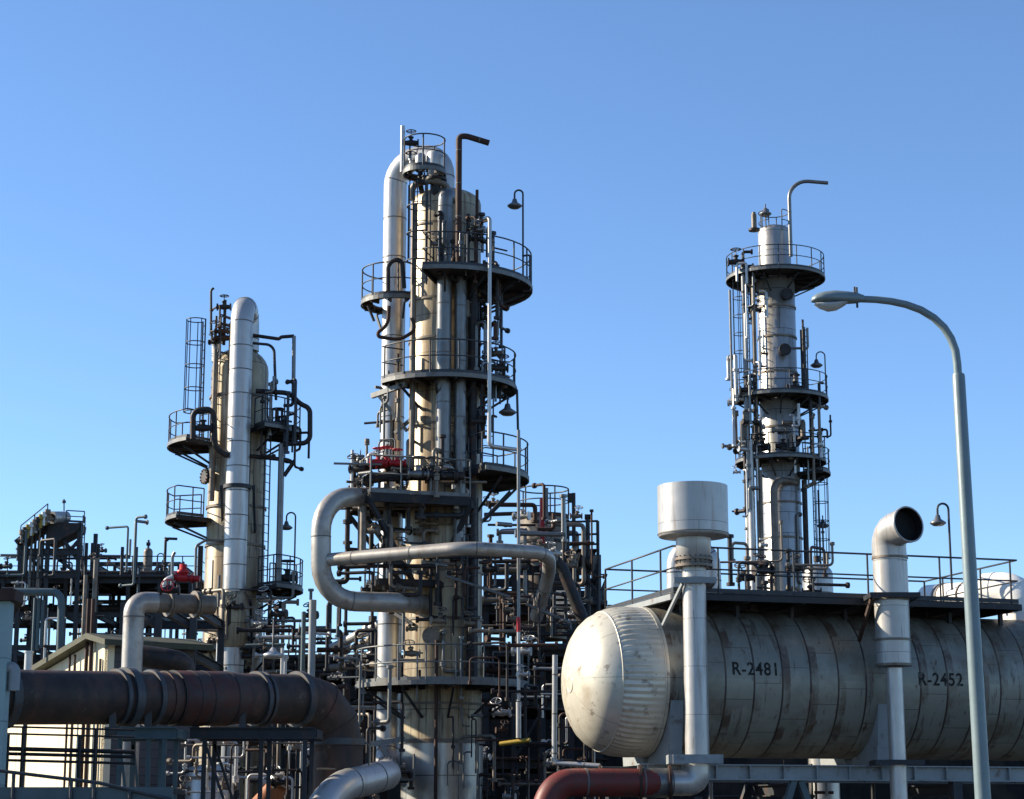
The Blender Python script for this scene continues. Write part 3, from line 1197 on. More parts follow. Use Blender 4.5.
# the white overhead line beside it
YO = 64.1
xo = X(391.6, 480, YO)
zo = Z(162, YO)
pipe('overhead_pipe', 'thick white overhead pipe climbing the left of the tallest column and over its top',
     [V((X(443, 195, 63.2), 63.1, zc(196))), V((X(443, 162, 63.2), 63.2, zo)), V((xo, YO, zo)), V((xo, YO, Z(768, YO))), P(386, 775, 51.4), P(338, 787, 49.0), P(316, 815, 48.4), P(312, 850, 48.3)], .385, 'pipe_white', .86, band=1.35)
tcol(444, 206, 478, 61.45, .235, 'pipe_grey', 'grey insulated riser bending from the top dome down the front of the tallest column', top=[(0.02, .0, .42), (.35, 1.1, 0), (0, .02, -.5)], band=1.6)
tcol(460, 270, 560, 61.55, .19, 'pipe_grey', 'narrower grey riser on the shaded front of the tallest column, right of the insulated one', band=1.8)
tcol(472, 262, 690, 61.9, .15, 'pipe_dark', 'dark riser on the shaded right side of the tallest column')
tcol(413, 204, 470, 61.75, .09, 'pipe_tan', 'slim stained conduit up the sunlit left side of the tallest column')
tcol(436, 640, 830, 60.9, .055, 'pipe_rust', 'thin rusty pipe standing in front of the sunlit skirt of the tallest column')
tcol(403.5, 588, 650, 61.0, .05, 'rail_pale', 'thin pale pipe dropping through the small service platform of the tallest column')
tcol(385, 452, 590, 61.3, .05, 'rail_pale', 'slim pale pipe between the overhead pipe and the valve platform')
tcol(441.5, 212, 268, 61.1, .06, 'pipe_dark', 'slim dark conduit just left of the brown gooseneck vent')
tcol(468, 214, 268, 61.2, .06, 'pipe_dark', 'slim dark conduit just right of the brown gooseneck vent')
tcol(477, 190, 232, 61.6, .05, 'pipe_rust', 'short rusty stub rising from the right shoulder of the tallest column')
# brown gooseneck vent
Yv = 60.7
x = X(458.5, 220, Yv)
pipe('vent_pipe', 'brown gooseneck vent pipe bent over to the right above the tallest column', [V((x, Yv, Z(267, Yv))), V((x, Yv, Z(136.5, Yv))), V((X(466, 136, Yv), Yv, Z(136, Yv))), P(489, 143, Yv)], .10, 'pipe_rust', .40, band=1.1)
# pale downcomer
x = X(489.5, 320, 60.4)
pipe('drop_pipe', 'slender pale drop pipe running down the right of the tallest column and turning right', [P(484, 219, 60.6), V((x, 60.4, Z(217, 60.4))), V((x, 60.4, Z(446, 60.4))), P(521, 450, 60.9)], .062, 'pipe_white', .15)
# small hooked pipes by the middle platform
pipe('drain_pipe', 'dark looped drain pipe below the left platform of the overhead pipe', [P(389, 306, 61.6), P(388, 325, 61.6), P(373, 336, 61.6), P(400, 340, 61.6), P(416, 330, 61.5), P(412, 318, 61.5)], .06, 'pipe_rust', .25)
pipe('guard_hoop', 'dark pipe hoop standing on the left platform beside the overhead pipe', [P(388, 291, 61.3), P(388, 262, 61.3), P(402, 258, 61.3), P(404, 288, 61.3)], .075, 'pipe_dark', .4)
pipe('drain_pipe', 'short dark pipe hanging from the right tip of the middle platform', [P(512, 388, 62.5), P(517, 389, 62.5), P(518, 430, 62.5)], .04, 'rail', .15)
# thick U-shaped line and the cross line in front
Yu = 59.5
pipe('loop_pipe', 'thick tan C-shaped expansion pipe looping left of the tallest column', [P(392, 497, 61.4), V((X(321, 497, Yu), Yu, Z(497, Yu))), V((X(321, 600, Yu), Yu, Z(600.5, Yu))), P(392, 602.5, 60.3), P(412, 603, 61.4), P(436, 606, 62.6)], .30, 'pipe_buff', 1.05, band=2.4)
zx = Z(560, Yu)
pipe('cross_pipe', 'long tan pipe crossing in front of the tallest column from the C-shaped loop', [PZ(326, 560, zx), PZ(466, 548, zx), PZ(549, 553, zx), P(549, 575, 59.3), P(536, 618, 60.5)], .20, 'pipe_buff', .55, band=2.1)
tcol(363, 506, 558, 60.4, .10, 'pipe_tan', 'stubby tan post pipe between the valve platform and the cross pipe')
# valves and fittings on the valve platform
zp = Z(492, 60) + .02
VP = [(378, 60.6, 'bright_red', .42, 'leftmost red handwheel valve on the valve platform'), (386, 60.9, 'bright_red', .5, 'large red handwheel valve in the middle of the valve platform'), (397, 60.7, 'bright_red', .4, 'upright red valve beside the foot of the sunlit column wall'),
      (359, 61.3, 'pipe_dark', .4, 'dark valve at the outer left corner of the valve platform'), (418, 60.5, 'pipe_grey', .5, 'big grey handwheel valve at the middle of the valve platform rail'), (432, 60.6, 'pipe_dark', .5, 'dark handwheel valve right of the big grey one'), (450, 60.8, 'pipe_dark', .4, 'dark valve at the right end of the valve platform')]
for px, Y, m, k, lab in VP:
    x = PZ(px, 492, zp).x
    valve(lab, (X(px, 480, Y), Y, zp + (1.0 if m == 'bright_red' else .62)), k * .9, m, axis=(1, .2, 0))
pipe('manifold_pipe', 'dark manifold pipe lying along the valve platform', [V((X(356, 485, 61.2), 61.2, zp + .5)), V((X(392, 485, 60.9), 60.9, zp + .62)), V((X(464, 485, 60.9), 60.9, zp + .62))], .14, 'pipe_dark', flange=.9)
pipe('manifold_pipe', 'upper pipe of the valve platform carrying the red valves', [V((X(352, 485, 61.3), 61.3, zp + .95)), V((X(402, 485, 60.8), 60.8, zp + .95)), V((X(404, 485, 61.4), 62.0, zp + .95))], .09, 'pipe_dark', flange=.8)
for i, (px, pt) in enumerate(((352, 450), (354.5, 455))):
    tcol(px, pt, 504, 61.0 + i * .3, .05, 'pipe_white' if i == 0 else 'pipe_rust', ('slim white' if i == 0 else 'slim rusty') + ' stanchion pipe at the left corner of the valve platform')
# relief gear above the top dome
def relief_gear():
    Y = 62.0
    for px, pt, pb, r, lab, dr in ((420.5, 151, 172, .17, 'slim white capped cylinder inside the crowning railing', 1), (436, 150, 184, .30, 'fat white capped cylinder inside the crowning railing', 1)):
        x = X(px, pt, Y)
        t = thing('relief_valve', lab, 'relief valve', (x, Y, Z(pb, Y)))
        b = MB()
        b.lathe((x, Y, 0), [(r * .6, Z(pb, Y)), (r, Z(pb - 5, Y)), (r, Z(pt + 5, Y))] + dome(r, Z(pt + 5, Y), .6)[1:], 24)
        b.build('body', 'pipe_white', t)
        b = MB()
        b.lathe((x, Y, Z(pb - 3, Y)), [(r * .5, 0), (r * 1.2, 0), (r * 1.2, .08), (r * .5, .08)], 24, creased=True)
        b.build('flange', 'pipe_dark', t)
        b = MB()
        b.tube(bend([V((x, Y, Z(pb, Y) + .1)), V((x, Y, Z(pb + 12, Y))), V((x + .1, Y + .6, Z(pb + 24, Y)))], .2), r * .5, 14)
        b.build('inlet_pipe', 'pipe_dark', t)
    valve('small dark valve at the left of the crowning railing', P(411, 143, 62.2), .35, 'pipe_dark')
    valve('small pale valve low at the left of the crowning railing', P(411, 166, 62.1), .38, 'pipe_white', 'pipe_dark')
    valve('dark valve beneath the two white capped cylinders', P(424, 182, 61.9), .36, 'pipe_dark')
    tcol(402.5, 126, 172, 62.2, .075, 'pipe_white', 'white-sided stub pipe standing at the very top left of the tallest column')
    pipe('manifold_pipe', 'stained pipe arching over the top dome below the white cylinders', [P(412, 200, 62.1), P(412, 184, 62.1), P(432, 180, 61.8), P(447, 184, 62.0), P(448, 198, 62.4)], .11, 'pipe_tan', .3)
relief_gear()
goose_lamp(P(523, 286, 62.6), Z(196, 62.6) - Z(288, 62.6), (-.27, 0, 0), 'gooseneck lamp on the rail of the large upper right platform of the tallest column', shade_r=.24)
pipe('rail_frame', 'small square pipe frame at the right tip of the large upper platform', [P(522, 256, 62.6), P(530, 255, 62.6), P(530, 291, 62.6), P(523, 291, 62.6)], .035, 'rail', .06)
goose_lamp(P(500, 404, 62.4), .15, (.24, -.12, 0), 'dish lamp hanging under the right tip of the middle platform', shade_r=.28)
pipe('drop_pipe', 'tall thin grey pipe with a red band right of the tallest column', [P(518.5, 430, 58.6), V((X(518.5, 560, 58.6), 58.6, Z(617, 58.6)))], .05, 'pipe_grey')
b_ = MB()
xx = X(518.5, 560, 58.6)
b_.tube([(xx, 58.6, Z(632, 58.6)), (xx, 58.6, Z(701, 58.6))], .05, 10)
ob = b_.build('drop_pipe', 'pipe_white', None, (xx, 58.6, Z(738, 58.6)))
tag(ob, 'thin white lower pipe below the red band, ending at a yellow cross pipe', 'pipe')
b_ = MB(); b_.tube([(xx, 58.6, Z(617, 58.6)), (xx, 58.6, Z(632, 58.6))], .056, 10); b_.build('band', 'bright_red', ob)
b_ = MB(); b_.tube(bend([V((xx, 58.6, Z(702, 58.6))), V((xx, 58.6, Z(738, 58.6)))], .1), .075, 10); b_.build('lagging', 'pipe_white', ob)
pipe('cross_pipe', 'worn yellow pipe crossing under the white lower pipe', [P(500, 744, 58.9), P(530, 740, 58.5)], .07, 'yellow')

# ------------------------------------------------------------------ far right column
YR = 95.0
RX = X(781, 480, YR)
RC = (RX, YR)
def zr(p): return Z(p, YR)
def far_column():
    t = thing('distillation_column', 'silver segmented column with tiered round platforms behind the horizontal vessel', 'column', (RX, YR, 0))
    r = .925
    column_shell(t, RC, [(r, 0), (r, zr(275)), (r * .86, zr(272)), (r * .86, zr(232))] + dome(r * .86, zr(232), .4)[1:], 'clad')
    for p in (540, 505, 340, 310, 375, 430):
        ringband(t, RC, zr(p), r + .003, .09, 'pipe_tan', 'stiffener_ring', .04)
    for py, R, a0, a1, nb in ((234, 16.5, -60, 240, 3), (279, 50, -180, 180, 8), (400, 50, 170, 400, 6), (462, 46, 150, 385, 6), (474, 50, 320, 385, 2)):
        platform(t, RC, zr(py), r + .02 if py > 240 else .3, (R - 1.5) * S(py, YR), a0, a1, brackets=nb, ends=a1 - a0 < 350, rail=(a0, a1) if a1 - a0 > 350 else None)
    for p, a in ((355, 280), (445, 300), (300, 290)):
        manway(t, RC, zr(p), r, a, .3)
    ladder(t, (RX - 1.5, YR - .3), zr(400), zr(270), 200, (zr(372), zr(278)))
    ladder(t, (RX + 1.35, YR - .4), zr(400), zr(330), 340, None)
    ladder(t, (RX + 1.5, YR - .4), zr(590), zr(470), 340, (zr(560), zr(480)))
far_column()
for px, p0, p1, dy, rr, m, lab in (
        (731, 290, 405, -1.2, .06, 'pipe_grey', 'thin outer pipe far left of the silver column, above its middle platform'),
        (747.5, 268, 600, -1.3, .13, 'pipe_grey', 'grey pipe climbing the left of the silver column to the big top platform'),
        (757, 285, 600, -1.5, .10, 'pipe_tan', 'tan pipe close beside the left edge of the silver column'),
        (752, 440, 600, -1.45, .17, 'pipe_white', 'fat pale pipe below the lowest left platform of the silver column'),
        (762, 470, 600, -1.6, .08, 'pipe_tan', 'slim stained pipe between the pale pipes of the silver column'),
        (803, 330, 390, -.9, .11, 'pipe_dark', 'short dark pipe on the right flank of the silver column'),
        (806, 480, 600, -.7, .13, 'pipe_dark', 'dark pipe descending the right flank of the silver column'),
        (820, 490, 600, -.5, .05, 'rail', 'thin rod pipe farthest right of the silver column')):
    tcol(px, p0, p1, YR + dy, rr, m, lab)
x = X(775, 540, YR - 1.6)
pipe('riser_pipe', 'hooked insulated pipe on the front of the silver column', [V((x, YR - 1.6, Z(620, YR))), V((x, YR - 1.6, Z(484, YR))), P(797, 483, YR - .6)], .17, 'pipe_tan', .7, band=1.5)
x = X(790, 225, YR - 1.0)
pipe('vent_pipe', 'pale gooseneck vent pipe bent right above the silver column', [V((x, YR - 1.0, zr(262))), V((x, YR - 1.0, zr(186))), P(828, 183, YR - 1.0)], .095, 'pipe_grey', 1.1, band=1.5)
goose_lamp(P(766, 232, YR - .6), 1.4, (.001, .02, 0), 'small lamp on a rod at the very top of the silver column', shade_r=.3)
goose_lamp(P(826, 392, YR), Z(356, YR) - Z(392, YR), (-.42, 0, 0), 'gooseneck lamp at the right end of the silver column middle platform', shade_r=.3)
goose_lamp(P(824, 560, YR), Z(516, YR) - Z(560, YR), (.001, .02, 0), 'lamp on a rod low at the right of the silver column', shade_r=.3)
for px, py, lab in ((736, 262, 'dark valve on the left of the big top platform of the silver column'), (748, 390, 'dark valve on the left of the middle platform of the silver column'), (762, 448, 'dark valve on the left of the lowest platform of the silver column'), (783, 446, 'dark valve at the front of the lowest platform of the silver column'), (795, 388, 'dark valve at the front right of the silver column middle platform')):
    valve(lab, P(px, py, YR - 1.5), .55, 'pipe_dark')
for px, py, lab in ((754, 222, 'slim tan relief valve at the top left of the silver column'), (796, 384, 'tan relief valve at the front of the silver column middle platform'), (760, 431, 'white relief valve above the lowest platform of the silver column'), (803, 430, 'tan upright relief valve at the right of the lowest silver platform')):
    Y = YR - 1.3
    c = P(px, py, Y)
    t = thing('relief_valve', lab, 'relief valve', c - V((0, 0, .5)))
    b = MB(); b.lathe(c, [(.06, -.5), (.13, -.4), (.13, .35), (.08, .5), (.001, .5)], 16, creased=True); b.build('body', 'pipe_white' if 'white' in lab else 'pipe_tan', t)
    b = MB(); b.lathe(c - V((0, 0, .45)), [(.05, 0), (.28, 0), (.28, .1), (.05, .1)], 16, creased=True); b.build('flange', 'pipe_dark', t)

# ------------------------------------------------------------------ left column
YL = 75.0
LX = X(237, 480, YL)
LC = (LX, YL)
def zl(p): return Z(p, YL)
def left_column():
    t = thing('distillation_column', 'shorter pale column hidden behind a dome-topped white pipe, left of the tallest column', 'column', (LX, YL, 0))
    r = 1.09
    column_shell(t, LC, [(r * 1.02, 0), (r * 1.02, zl(552)), (r, zl(550)), (r, zl(372))] + dome(r, zl(372), .85)[1:], 'clad_tan')
    for p in (548, 510, 400, 600):
        ringband(t, LC, zl(p), r + .004, .09, 'pipe_tan', 'stiffener_ring', .05)
    platform(t, LC, zl(447), r + .02, 69 * S(447, YL), 163, 232, brackets=3)
    platform(t, LC, zl(433), r + .02, 61 * S(433, YL), 302, 395, brackets=3)
    platform(t, LC, zl(521), r + .02, 69 * S(521, YL), 163, 222, brackets=2, drop=.5)
    platform(t, LC, zl(589), r + .02, 68 * S(588, YL), 315, 392, brackets=2)
    platform(t, LC, zl(650), r + .02, 50 * S(650, YL), 190, 350, brackets=4, rm='rail_pale')
    ladder(t, (X(204, 370, YL), YL - .3), zl(447), zl(322), 200, (zl(414), zl(322)), .5)
    ladder(t, (X(268, 480, YL), YL - .3), zl(590), zl(433), 340, None)
    manway(t, LC, zl(480), r, 215, .3)
    # top flange plate and little nozzle
    b = MB()
    q = P(216, 343, YL - .4)
    b.tube([P(216, 362, YL - .4), q], .17, 16)
    b.tube([q, q + V((0, 0, .14))], .26, 16)
    b.build('nozzle', 'pipe_white', t)
left_column()
yf = YL - 1.62
xp = X(238.3, 450, yf)
def left_overhead():
    pts = [V((xp + .05, YL - .1, zl(352))), V((xp + .02, YL - .1, zl(309))), V((xp, yf, Z(307, yf))), V((xp, yf, Z(676, yf))), V((xp - .02, yf, 1.2))]
    o = pipe('overhead_pipe', 'dome-topped white overhead pipe standing in front of the shorter left column', pts, .425, 'pipe_white', .75, band=.92)
    b = MB()
    b.lathe((xp, yf, 0), [(.43, Z(648, yf)), (.55, Z(644, yf)), (.55, Z(600, yf)), (.43, Z(592, yf))], 32)
    b.build('lagging', 'clad_tan', o)
    for p in (487, 601):
        b = MB()
        z = Z(p, yf)
        b.lathe((xp, yf, z), [(.43, -.07), (.52, -.07), (.52, .07), (.43, .07)], 32, creased=True)
        b.bar((xp - .6, yf + .1, z), (xp - .6, YL - .8, z - 1.6), .09, .09)
        b.bar((xp + .6, yf + .1, z), (xp + .6, YL - .8, z - 1.6), .09, .09)
        b.box((xp - .66, yf + .06, z - .08), (xp - .526, yf + .14, z + .08))
        b.box((xp + .526, yf + .06, z - .08), (xp + .66, yf + .14, z + .08))
        b.build('clamp', 'steel', o)
left_overhead()
pipe('vent_pipe', 'thin gooseneck vent rising at the upper left of the shorter column', [P(213, 344, YL - .8), P(211, 330, YL - .8), P(211, 290, YL - .8), P(214, 288, YL - .8)], .05, 'rail', .15)
pipe('riser_pipe', 'tan rust-streaked pipe on the sunlit left edge of the shorter column', [V((X(214, 420, YL - 1.0), YL - 1.0, zl(505))), V((X(214, 420, YL - 1.0), YL - 1.0, zl(355)))], .11, 'pipe_tan')
tcol(224.5, 300, 345, YL - .9, .06, 'pipe_dark', 'dark stub with a fitting between the gooseneck vent and the white dome-topped pipe')
tcol(216, 316, 345, YL - .9, .045, 'pipe_dark', 'thin dark stub beside the gooseneck vent of the shorter column')
valve('small dark valve on top of the shorter column', P(224, 307, YL - .9), .38, 'pipe_dark')
valve('rusty valve low between the stubs on top of the shorter column', P(223, 338, YL - 1.1), .45, 'pipe_rust')
pipe('branch_pipe', 'dark pipe running right from the top of the white dome-topped pipe', [P(251, 335, YL - 1), P(279, 339, YL - 1), P(281, 337, YL - 1), P(294, 336, YL - 1)], .07, 'pipe_dark', .1)
pipe('branch_pipe', 'second dark pipe turning down above the right platform of the shorter column', [P(251, 343, YL - .9), P(274, 345, YL - .9), P(276, 400, YL - .9)], .055, 'rail', .3)
pipe('branch_pipe', 'pale upright pipe at the right above the looped pipes', [P(294, 336, YL - 1), P(293.4, 396, YL - 1)], .075, 'pipe_grey')
pipe('loop_pipe', 'square dark pipe loop around the right platform of the shorter column', [P(256, 391, YL - 1.3), P(290, 393, YL - 1.3), P(300, 404, YL - 1.3), P(310, 408, YL - 1.3), P(310, 443, YL - 1.3), P(284, 444, YL - 1.3)], .095, 'pipe_dark', .3)
pipe('loop_pipe', 'dark pipe crossing right below the looped pipes and curling down', [P(250, 456, YL - 1.2), P(288, 460, YL - 1.2), P(293, 463, YL - 1.2), P(284, 476, YL - 1.2)], .08, 'pipe_dark', .25)
tcol(280, 444, 590, YL - 1.2, .12, 'pipe_grey', 'grey upright pipe right of the shorter column, joining its two right platforms')
pipe('guard_hoop', 'thick dark pipe hoop on the left platform of the shorter column', [P(193, 439, YL - 2.2), P(193, 410, YL - 2.2), P(214, 409, YL - 2.2), P(215, 448, YL - 2.0), P(228, 456, YL - 1.9)], .11, 'pipe_dark', .3)
valve('dark handwheel valve inside the pipe hoop on the left platform', P(203, 428, YL - 2.1), .5, 'pipe_dark')
valve('dark valve on the right platform of the shorter column', P(278, 424, YL - 1.2), .5, 'pipe_dark')
valve('dark valve on the low right platform of the shorter column', P(287, 578, YL - 1.0), .55, 'pipe_dark')
pipe('drain_pipe', 'thin pipe bending out left and down from the ring of the shorter column', [P(226, 541, YL - 1.1), P(206, 540, YL - 1.3), P(196, 546, YL - 1.4), P(195, 588, YL - 1.4)], .05, 'rail_pale', .1)
tcol(200, 546, 588, YL - 1.3, .1, 'pipe_dark', 'short dark upright pipe beside the bent thin pipe of the shorter column')
goose_lamp(P(294, 585, YL), Z(517, YL) - Z(585, YL), (-.34, 0, 0), 'gooseneck lamp on the low right platform of the shorter column', shade_r=.24)
goose_lamp(P(952, 590, 54.0), Z(509, 54.0) - Z(590, 54), (-.30, 0, 0), 'gooseneck lamp standing behind the walkway rail left of the street lamp', shade_r=.22)

# ------------------------------------------------------------------ left: big brown duct
def brown_duct():
    A, B = P(0, 697, 44), P(300, 699, 49.5)
    d = (B - A).normalized()
    t = thing('flue_duct', 'big brown rusty duct running along the lower left and bending down', 'duct', (B.x, B.y, 0))
    r = .60
    b = MB()
    n = 44
    b.tube([A - d * 3 + (B - A + d * 3) * (i / n) for i in range(n + 1)], r, 48)
    o = b.build('run', 'duct', t)
    R = 1.20
    D0 = V((B.x + d.x * R, B.y + d.y * R, B.z - R))
    path = []
    for k in range(4):                          # mitred segments
        a = PI / 2 * k / 3
        path.append(B + d * (R * math.sin(a)) - V((0, 0, R * (1 - math.cos(a)))))
    path.append(V((D0.x, D0.y, .2)))
    b = MB()
    for p, q in zip(path, path[1:]):
        e = (q - p).normalized()
        b.tube([p - e * .09, q + e * .09], r * 1.035, 48)
    for p in path[1:4]:
        pass
    for k in range(1, 4):
        e = (path[k + 1] - path[k - 1]).normalized() if k < 4 else V((0, 0, -1))
        b.tube([path[k] - e * .02, path[k] + e * .02], r * 1.075, 48)
    b.build('elbow', 'duct', t)
    for px, rr, ww in ((4, 1.14, .1), (116, 1.10, .05), (126, 1.16, .10), (150, 1.09, .06), (164, 1.05, .05), (256, 1.10, .05), (262, 1.08, .04), (298, 1.13, .09)):
        f = (px - 0) / 300
        # perspective-correct position along the run
        lo, hi = -.2, 1.2
        for _ in range(40):
            m_ = (lo + hi) / 2
            q = A.lerp(B, m_) - CAM
            pxm = 512 + F * q.x / q.dot(FW)
            if pxm < px: lo = m_
            else: hi = m_
        q = A.lerp(B, lo)
        b = MB()
        b.tube([q - d * ww, q + d * ww], r * rr, 48)
        b.build('flange_ring', 'duct_ring' if rr > 1.06 else 'duct', t)
    b = MB()
    zz = Z(742, D0.y)
    b.tube([V((D0.x, D0.y, zz - .08)), V((D0.x, D0.y, zz + .08))], r * 1.14, 48)
    b.build('flange_ring', 'duct_ring', t)
    # red-brown lagging jacket
    def at(px):
        lo, hi = -.2, 1.2
        for _ in range(40):
            m_ = (lo + hi) / 2
            q = A.lerp(B, m_) - CAM
            if 512 + F * q.x / q.dot(FW) < px: lo = m_
            else: hi = m_
        return A.lerp(B, lo)
    b = MB()
    b.tube([at(172), at(176), at(224), at(238)], [r * 1.0, r * 1.07, r * 1.07, r * 1.0], 48)
    j = b.build('jacket', mat('red_brown_jacket', (.10, .036, .028), .6, 0, .25, 2, [((.05, .04, .035), .46, .6, 2, (1, 1, 1), .8)]), t)
    b = MB()
    for px in (172, 188, 201, 225):
        q = at(px)
        b.tube([q - d * .012, q + d * .012], r * 1.085, 40)
    b.build('strap', 'pipe_dark', j)
    for px, px2 in ((115, 121), (150, 156), (243, 249)):
        q = at(px)
        b = MB()
        b.box((q.x, q.y - r * .95, q.z - r - .25), (q.x + .14, q.y - r * .75, q.z - .15))
        b.build('saddle_leg', 'duct_ring', t)
brown_duct()

def duct_table():
    Y0, Y1 = 45.2, 48.6
    for x0p, x1p, Y, zp, lab, m in ((105, 176, 45.6, 733, 'blue-grey steel trestle under the left part of the brown duct', 'teal'), (190, 316, 47.4, 733, 'dark steel trestle under the right part of the brown duct', 'steel')):
        z = Z(zp, Y)
        x0, x1 = X(x0p, zp, Y), X(x1p, zp, Y)
        t = thing('trestle', lab, 'trestle', ((x0 + x1) / 2, Y, 0))
        for y in (Y, Y + 1.6):
            b = MB()
            b.ibeam((x0, y, z), (x1, y, z), .2, .26)
            b.build('beam', 'teal' if m == 'teal' else 'beam_pale' if y == Y and False else m, t)
            for k, x in enumerate((x0 + .35, (x0 + x1) / 2 + .2, x1 - .25)):
                b = MB()
                b.box((x - .05, y - .05, 0), (x + .05, y + .05, z - .132))
                b.build('post', m, t)
            b = MB()
            b.bar((x0 + .35, y - .02, z - .2), ((x0 + x1) / 2, y - .02, .4), .06, .06)
            b.build('brace', m, t)
        for x in (x0, (x0 + x1) / 2, x1 - .1):
            b = MB()
            b.box((x, Y + .105, z - .1), (x + .12, Y + 1.495, z + .1))
            b.build('cross_beam', m, t)
duct_table()

# grey-green panelled corner at the far left
def panel_corner():
    Y = 37
    x1 = X(4.5, 700, Y)
    z1 = Z(601, Y)
    t = thing('panelled_building', 'pale blue-green panelled building corner at the left edge of the photo', 'building', (x1 - 3, Y + 2, 0))
    b = MB()
    b.box((x1 - 6, Y, 0), (x1, Y + .35, z1))
    b.slab([(x1 - 6, Y + .352, 0), (x1 - .02, Y + .352, 0), (X(2, 700, Y + 5), Y + 5, 0), (x1 - 6, Y + 5, 0)], (0, 0, z1))
    b.build('wall', 'panel', t)
    b = MB()
    b.slab([(x1 - 6.1, Y - .15, z1 + .003), (X(17, 600, Y), Y - .15, z1 + .003), (X(17, 600, Y), Y + .5, z1 + .003), (X(4, 600, Y + 5), Y + 5.2, z1 + .003), (x1 - 6.1, Y + 5.2, z1 + .003)], (0, 0, Z(590, Y) - z1))
    b.build('roof', 'pipe_rust', t)
    b = MB()
    b.tube(bend([V((x1 - .05, Y - .0 + .15, Z(667, Y))), V((x1 + .12, Y + .15, Z(667, Y))), V((x1 + .12, Y + .15, Z(690, Y)))], .1), .11, 14)
    b.build('drain_spout', 'beam_pale', t)
panel_corner()

# cream gabled hut
def cream_hut():
    Yc = 56
    z0 = 0
    C = P(106, 700, Yc); C.z = 0
    dA = V((-.60, .80, 0)).normalized()
    dB = V((.80, .60, 0)).normalized()
    nA = V((-.80, -.60, 0))
    def onA(px, py):
        d = ray(px, py)
        tt = (C - CAM).dot(nA) / d.dot(nA)
        return CAM + d * tt
    t = thing('gabled_hut', 'cream-walled gabled hut with lapped grey siding behind the brown duct', 'hut', C)
    apex = onA(97, 640)
    eave = onA(105.5, 644)
    sA = (apex - C).dot(dA)
    far = onA(28, 681)
    sF = (far - C).dot(dA)
    slope = (apex.z - far.z) / (sF - sA)
    sE = sF + 2.5
    zE = apex.z - slope * (sE - sA)
    zC = eave.z
    def w(s, zz, off=0): return C + dA * s + V((0, 0, zz)) + nA * off
    b = MB()
    b.slab([w(0, 0), w(sE, 0), w(sE, zE), w(sA, apex.z), w(0, zC)], -nA * .2)
    b.build('gable_wall', 'cream', t)
    b = MB()
    L_ = 2.7
    b.slab([C + dA * .004, C + dA * .004 + dB * L_, C + dA * .004 + dB * L_ + V((0, 0, zC)), C + dA * .004 + V((0, 0, zC))], dA * .2)
    b.build('side_wall', 'siding', t)
    b = MB()
    for p, q in ((w(sE + .4, zE - slope * .4), w(sA, apex.z)), (w(sA, apex.z), w(-.5, zC - (apex.z - zC) / sA * .5 if sA > 0 else zC))):
        p = p + nA * .35; q = q + nA * .35
        b.slab([p + V((0, 0, .02)), q + V((0, 0, .02)), q + dB * (L_ + .7) + V((0, 0, .02)), p + dB * (L_ + .7) + V((0, 0, .02))], (0, 0, .16))
    b.build('roof', 'roof', t)
    b = MB()
    for px, m in ((93, 0), (88.5, 0), (77, 0), (72, 0)):
        q = onA(px, 700) + nA * .12
        b.tube([V((q.x, q.y, .2)), V((q.x, q.y, onA(px, 600 if px > 86 else 655).z))], .035 if px < 86 else .055, 8)
    b.build('wall_pipe', 'pipe_rust', t)
    b = MB()
    q = onA(100.5, 700) + nA * .05
    b.box((q.x - .03, q.y - .03, .1), (q.x + .03, q.y + .03, zC - .4))
    b.build('downpipe', 'pipe_tan', t)
cream_hut()

# near guard rail and pipe fence at lower left
def left_rails():
    Y = 41.5
    t = thing('pipe_fence', 'dark steel pipe fence before the cream wall at lower left', 'fence', (X(50, 790, Y), Y, 0))
    for py, r in ((727.5, .02), (734.5, .02), (749.5, .045), (754.5, .035), (761, .028)):
        b = MB()
        b.tube([P(-20, py - 1.5, Y), P(135, py + 2.5, Y)], r, 10)
        b.build('rail', 'pipe_dark', t)
    for px, pt in ((8.5, 735), (23, 728), (80, 735), (96, 730)):
        x = X(px, 760, Y)
        b = MB()
        b.tube([V((x, Y - .1, 0)), V((x, Y - .1, Z(pt, Y)))], .042 if px > 60 else .032, 8)
        b.build('post', 'pipe_dark', t)
    Y = 34
    t = thing('guard_rail', 'blue-grey walkway edge with a sloping handrail at the lower left corner', 'guard rail', (X(60, 799, Y), Y, 0))
    b = MB()
    b.tube([P(-15, 769, Y), P(100, 783, Y), P(168, 799, Y), P(200, 812, Y)], .03, 8)
    b.build('handrail', 'rail', t)
    for px, pt in ((13, 772.5), (71, 779.5), (94, 783), (130, 791)):
        x = X(px, 790, Y)
        b = MB()
        b.tube([V((x, Y, 0)), V((x, Y, Z(pt, Y)))], .032, 8)
        b.build('post', 'rail', t)
    b = MB()
    z = Z(787, Y)
    b.box((X(-30, 790, Y), Y + .05, z - .45), (X(172, 790, Y), Y + .15, z))
    b.build('edge_beam', 'teal', t)
    b = MB()
    b.box((X(-30, 790, Y), Y + .154, z - .1), (X(172, 790, Y), Y + 1.4, z - .03))
    b.build('deck', 'deck', t)
left_rails()

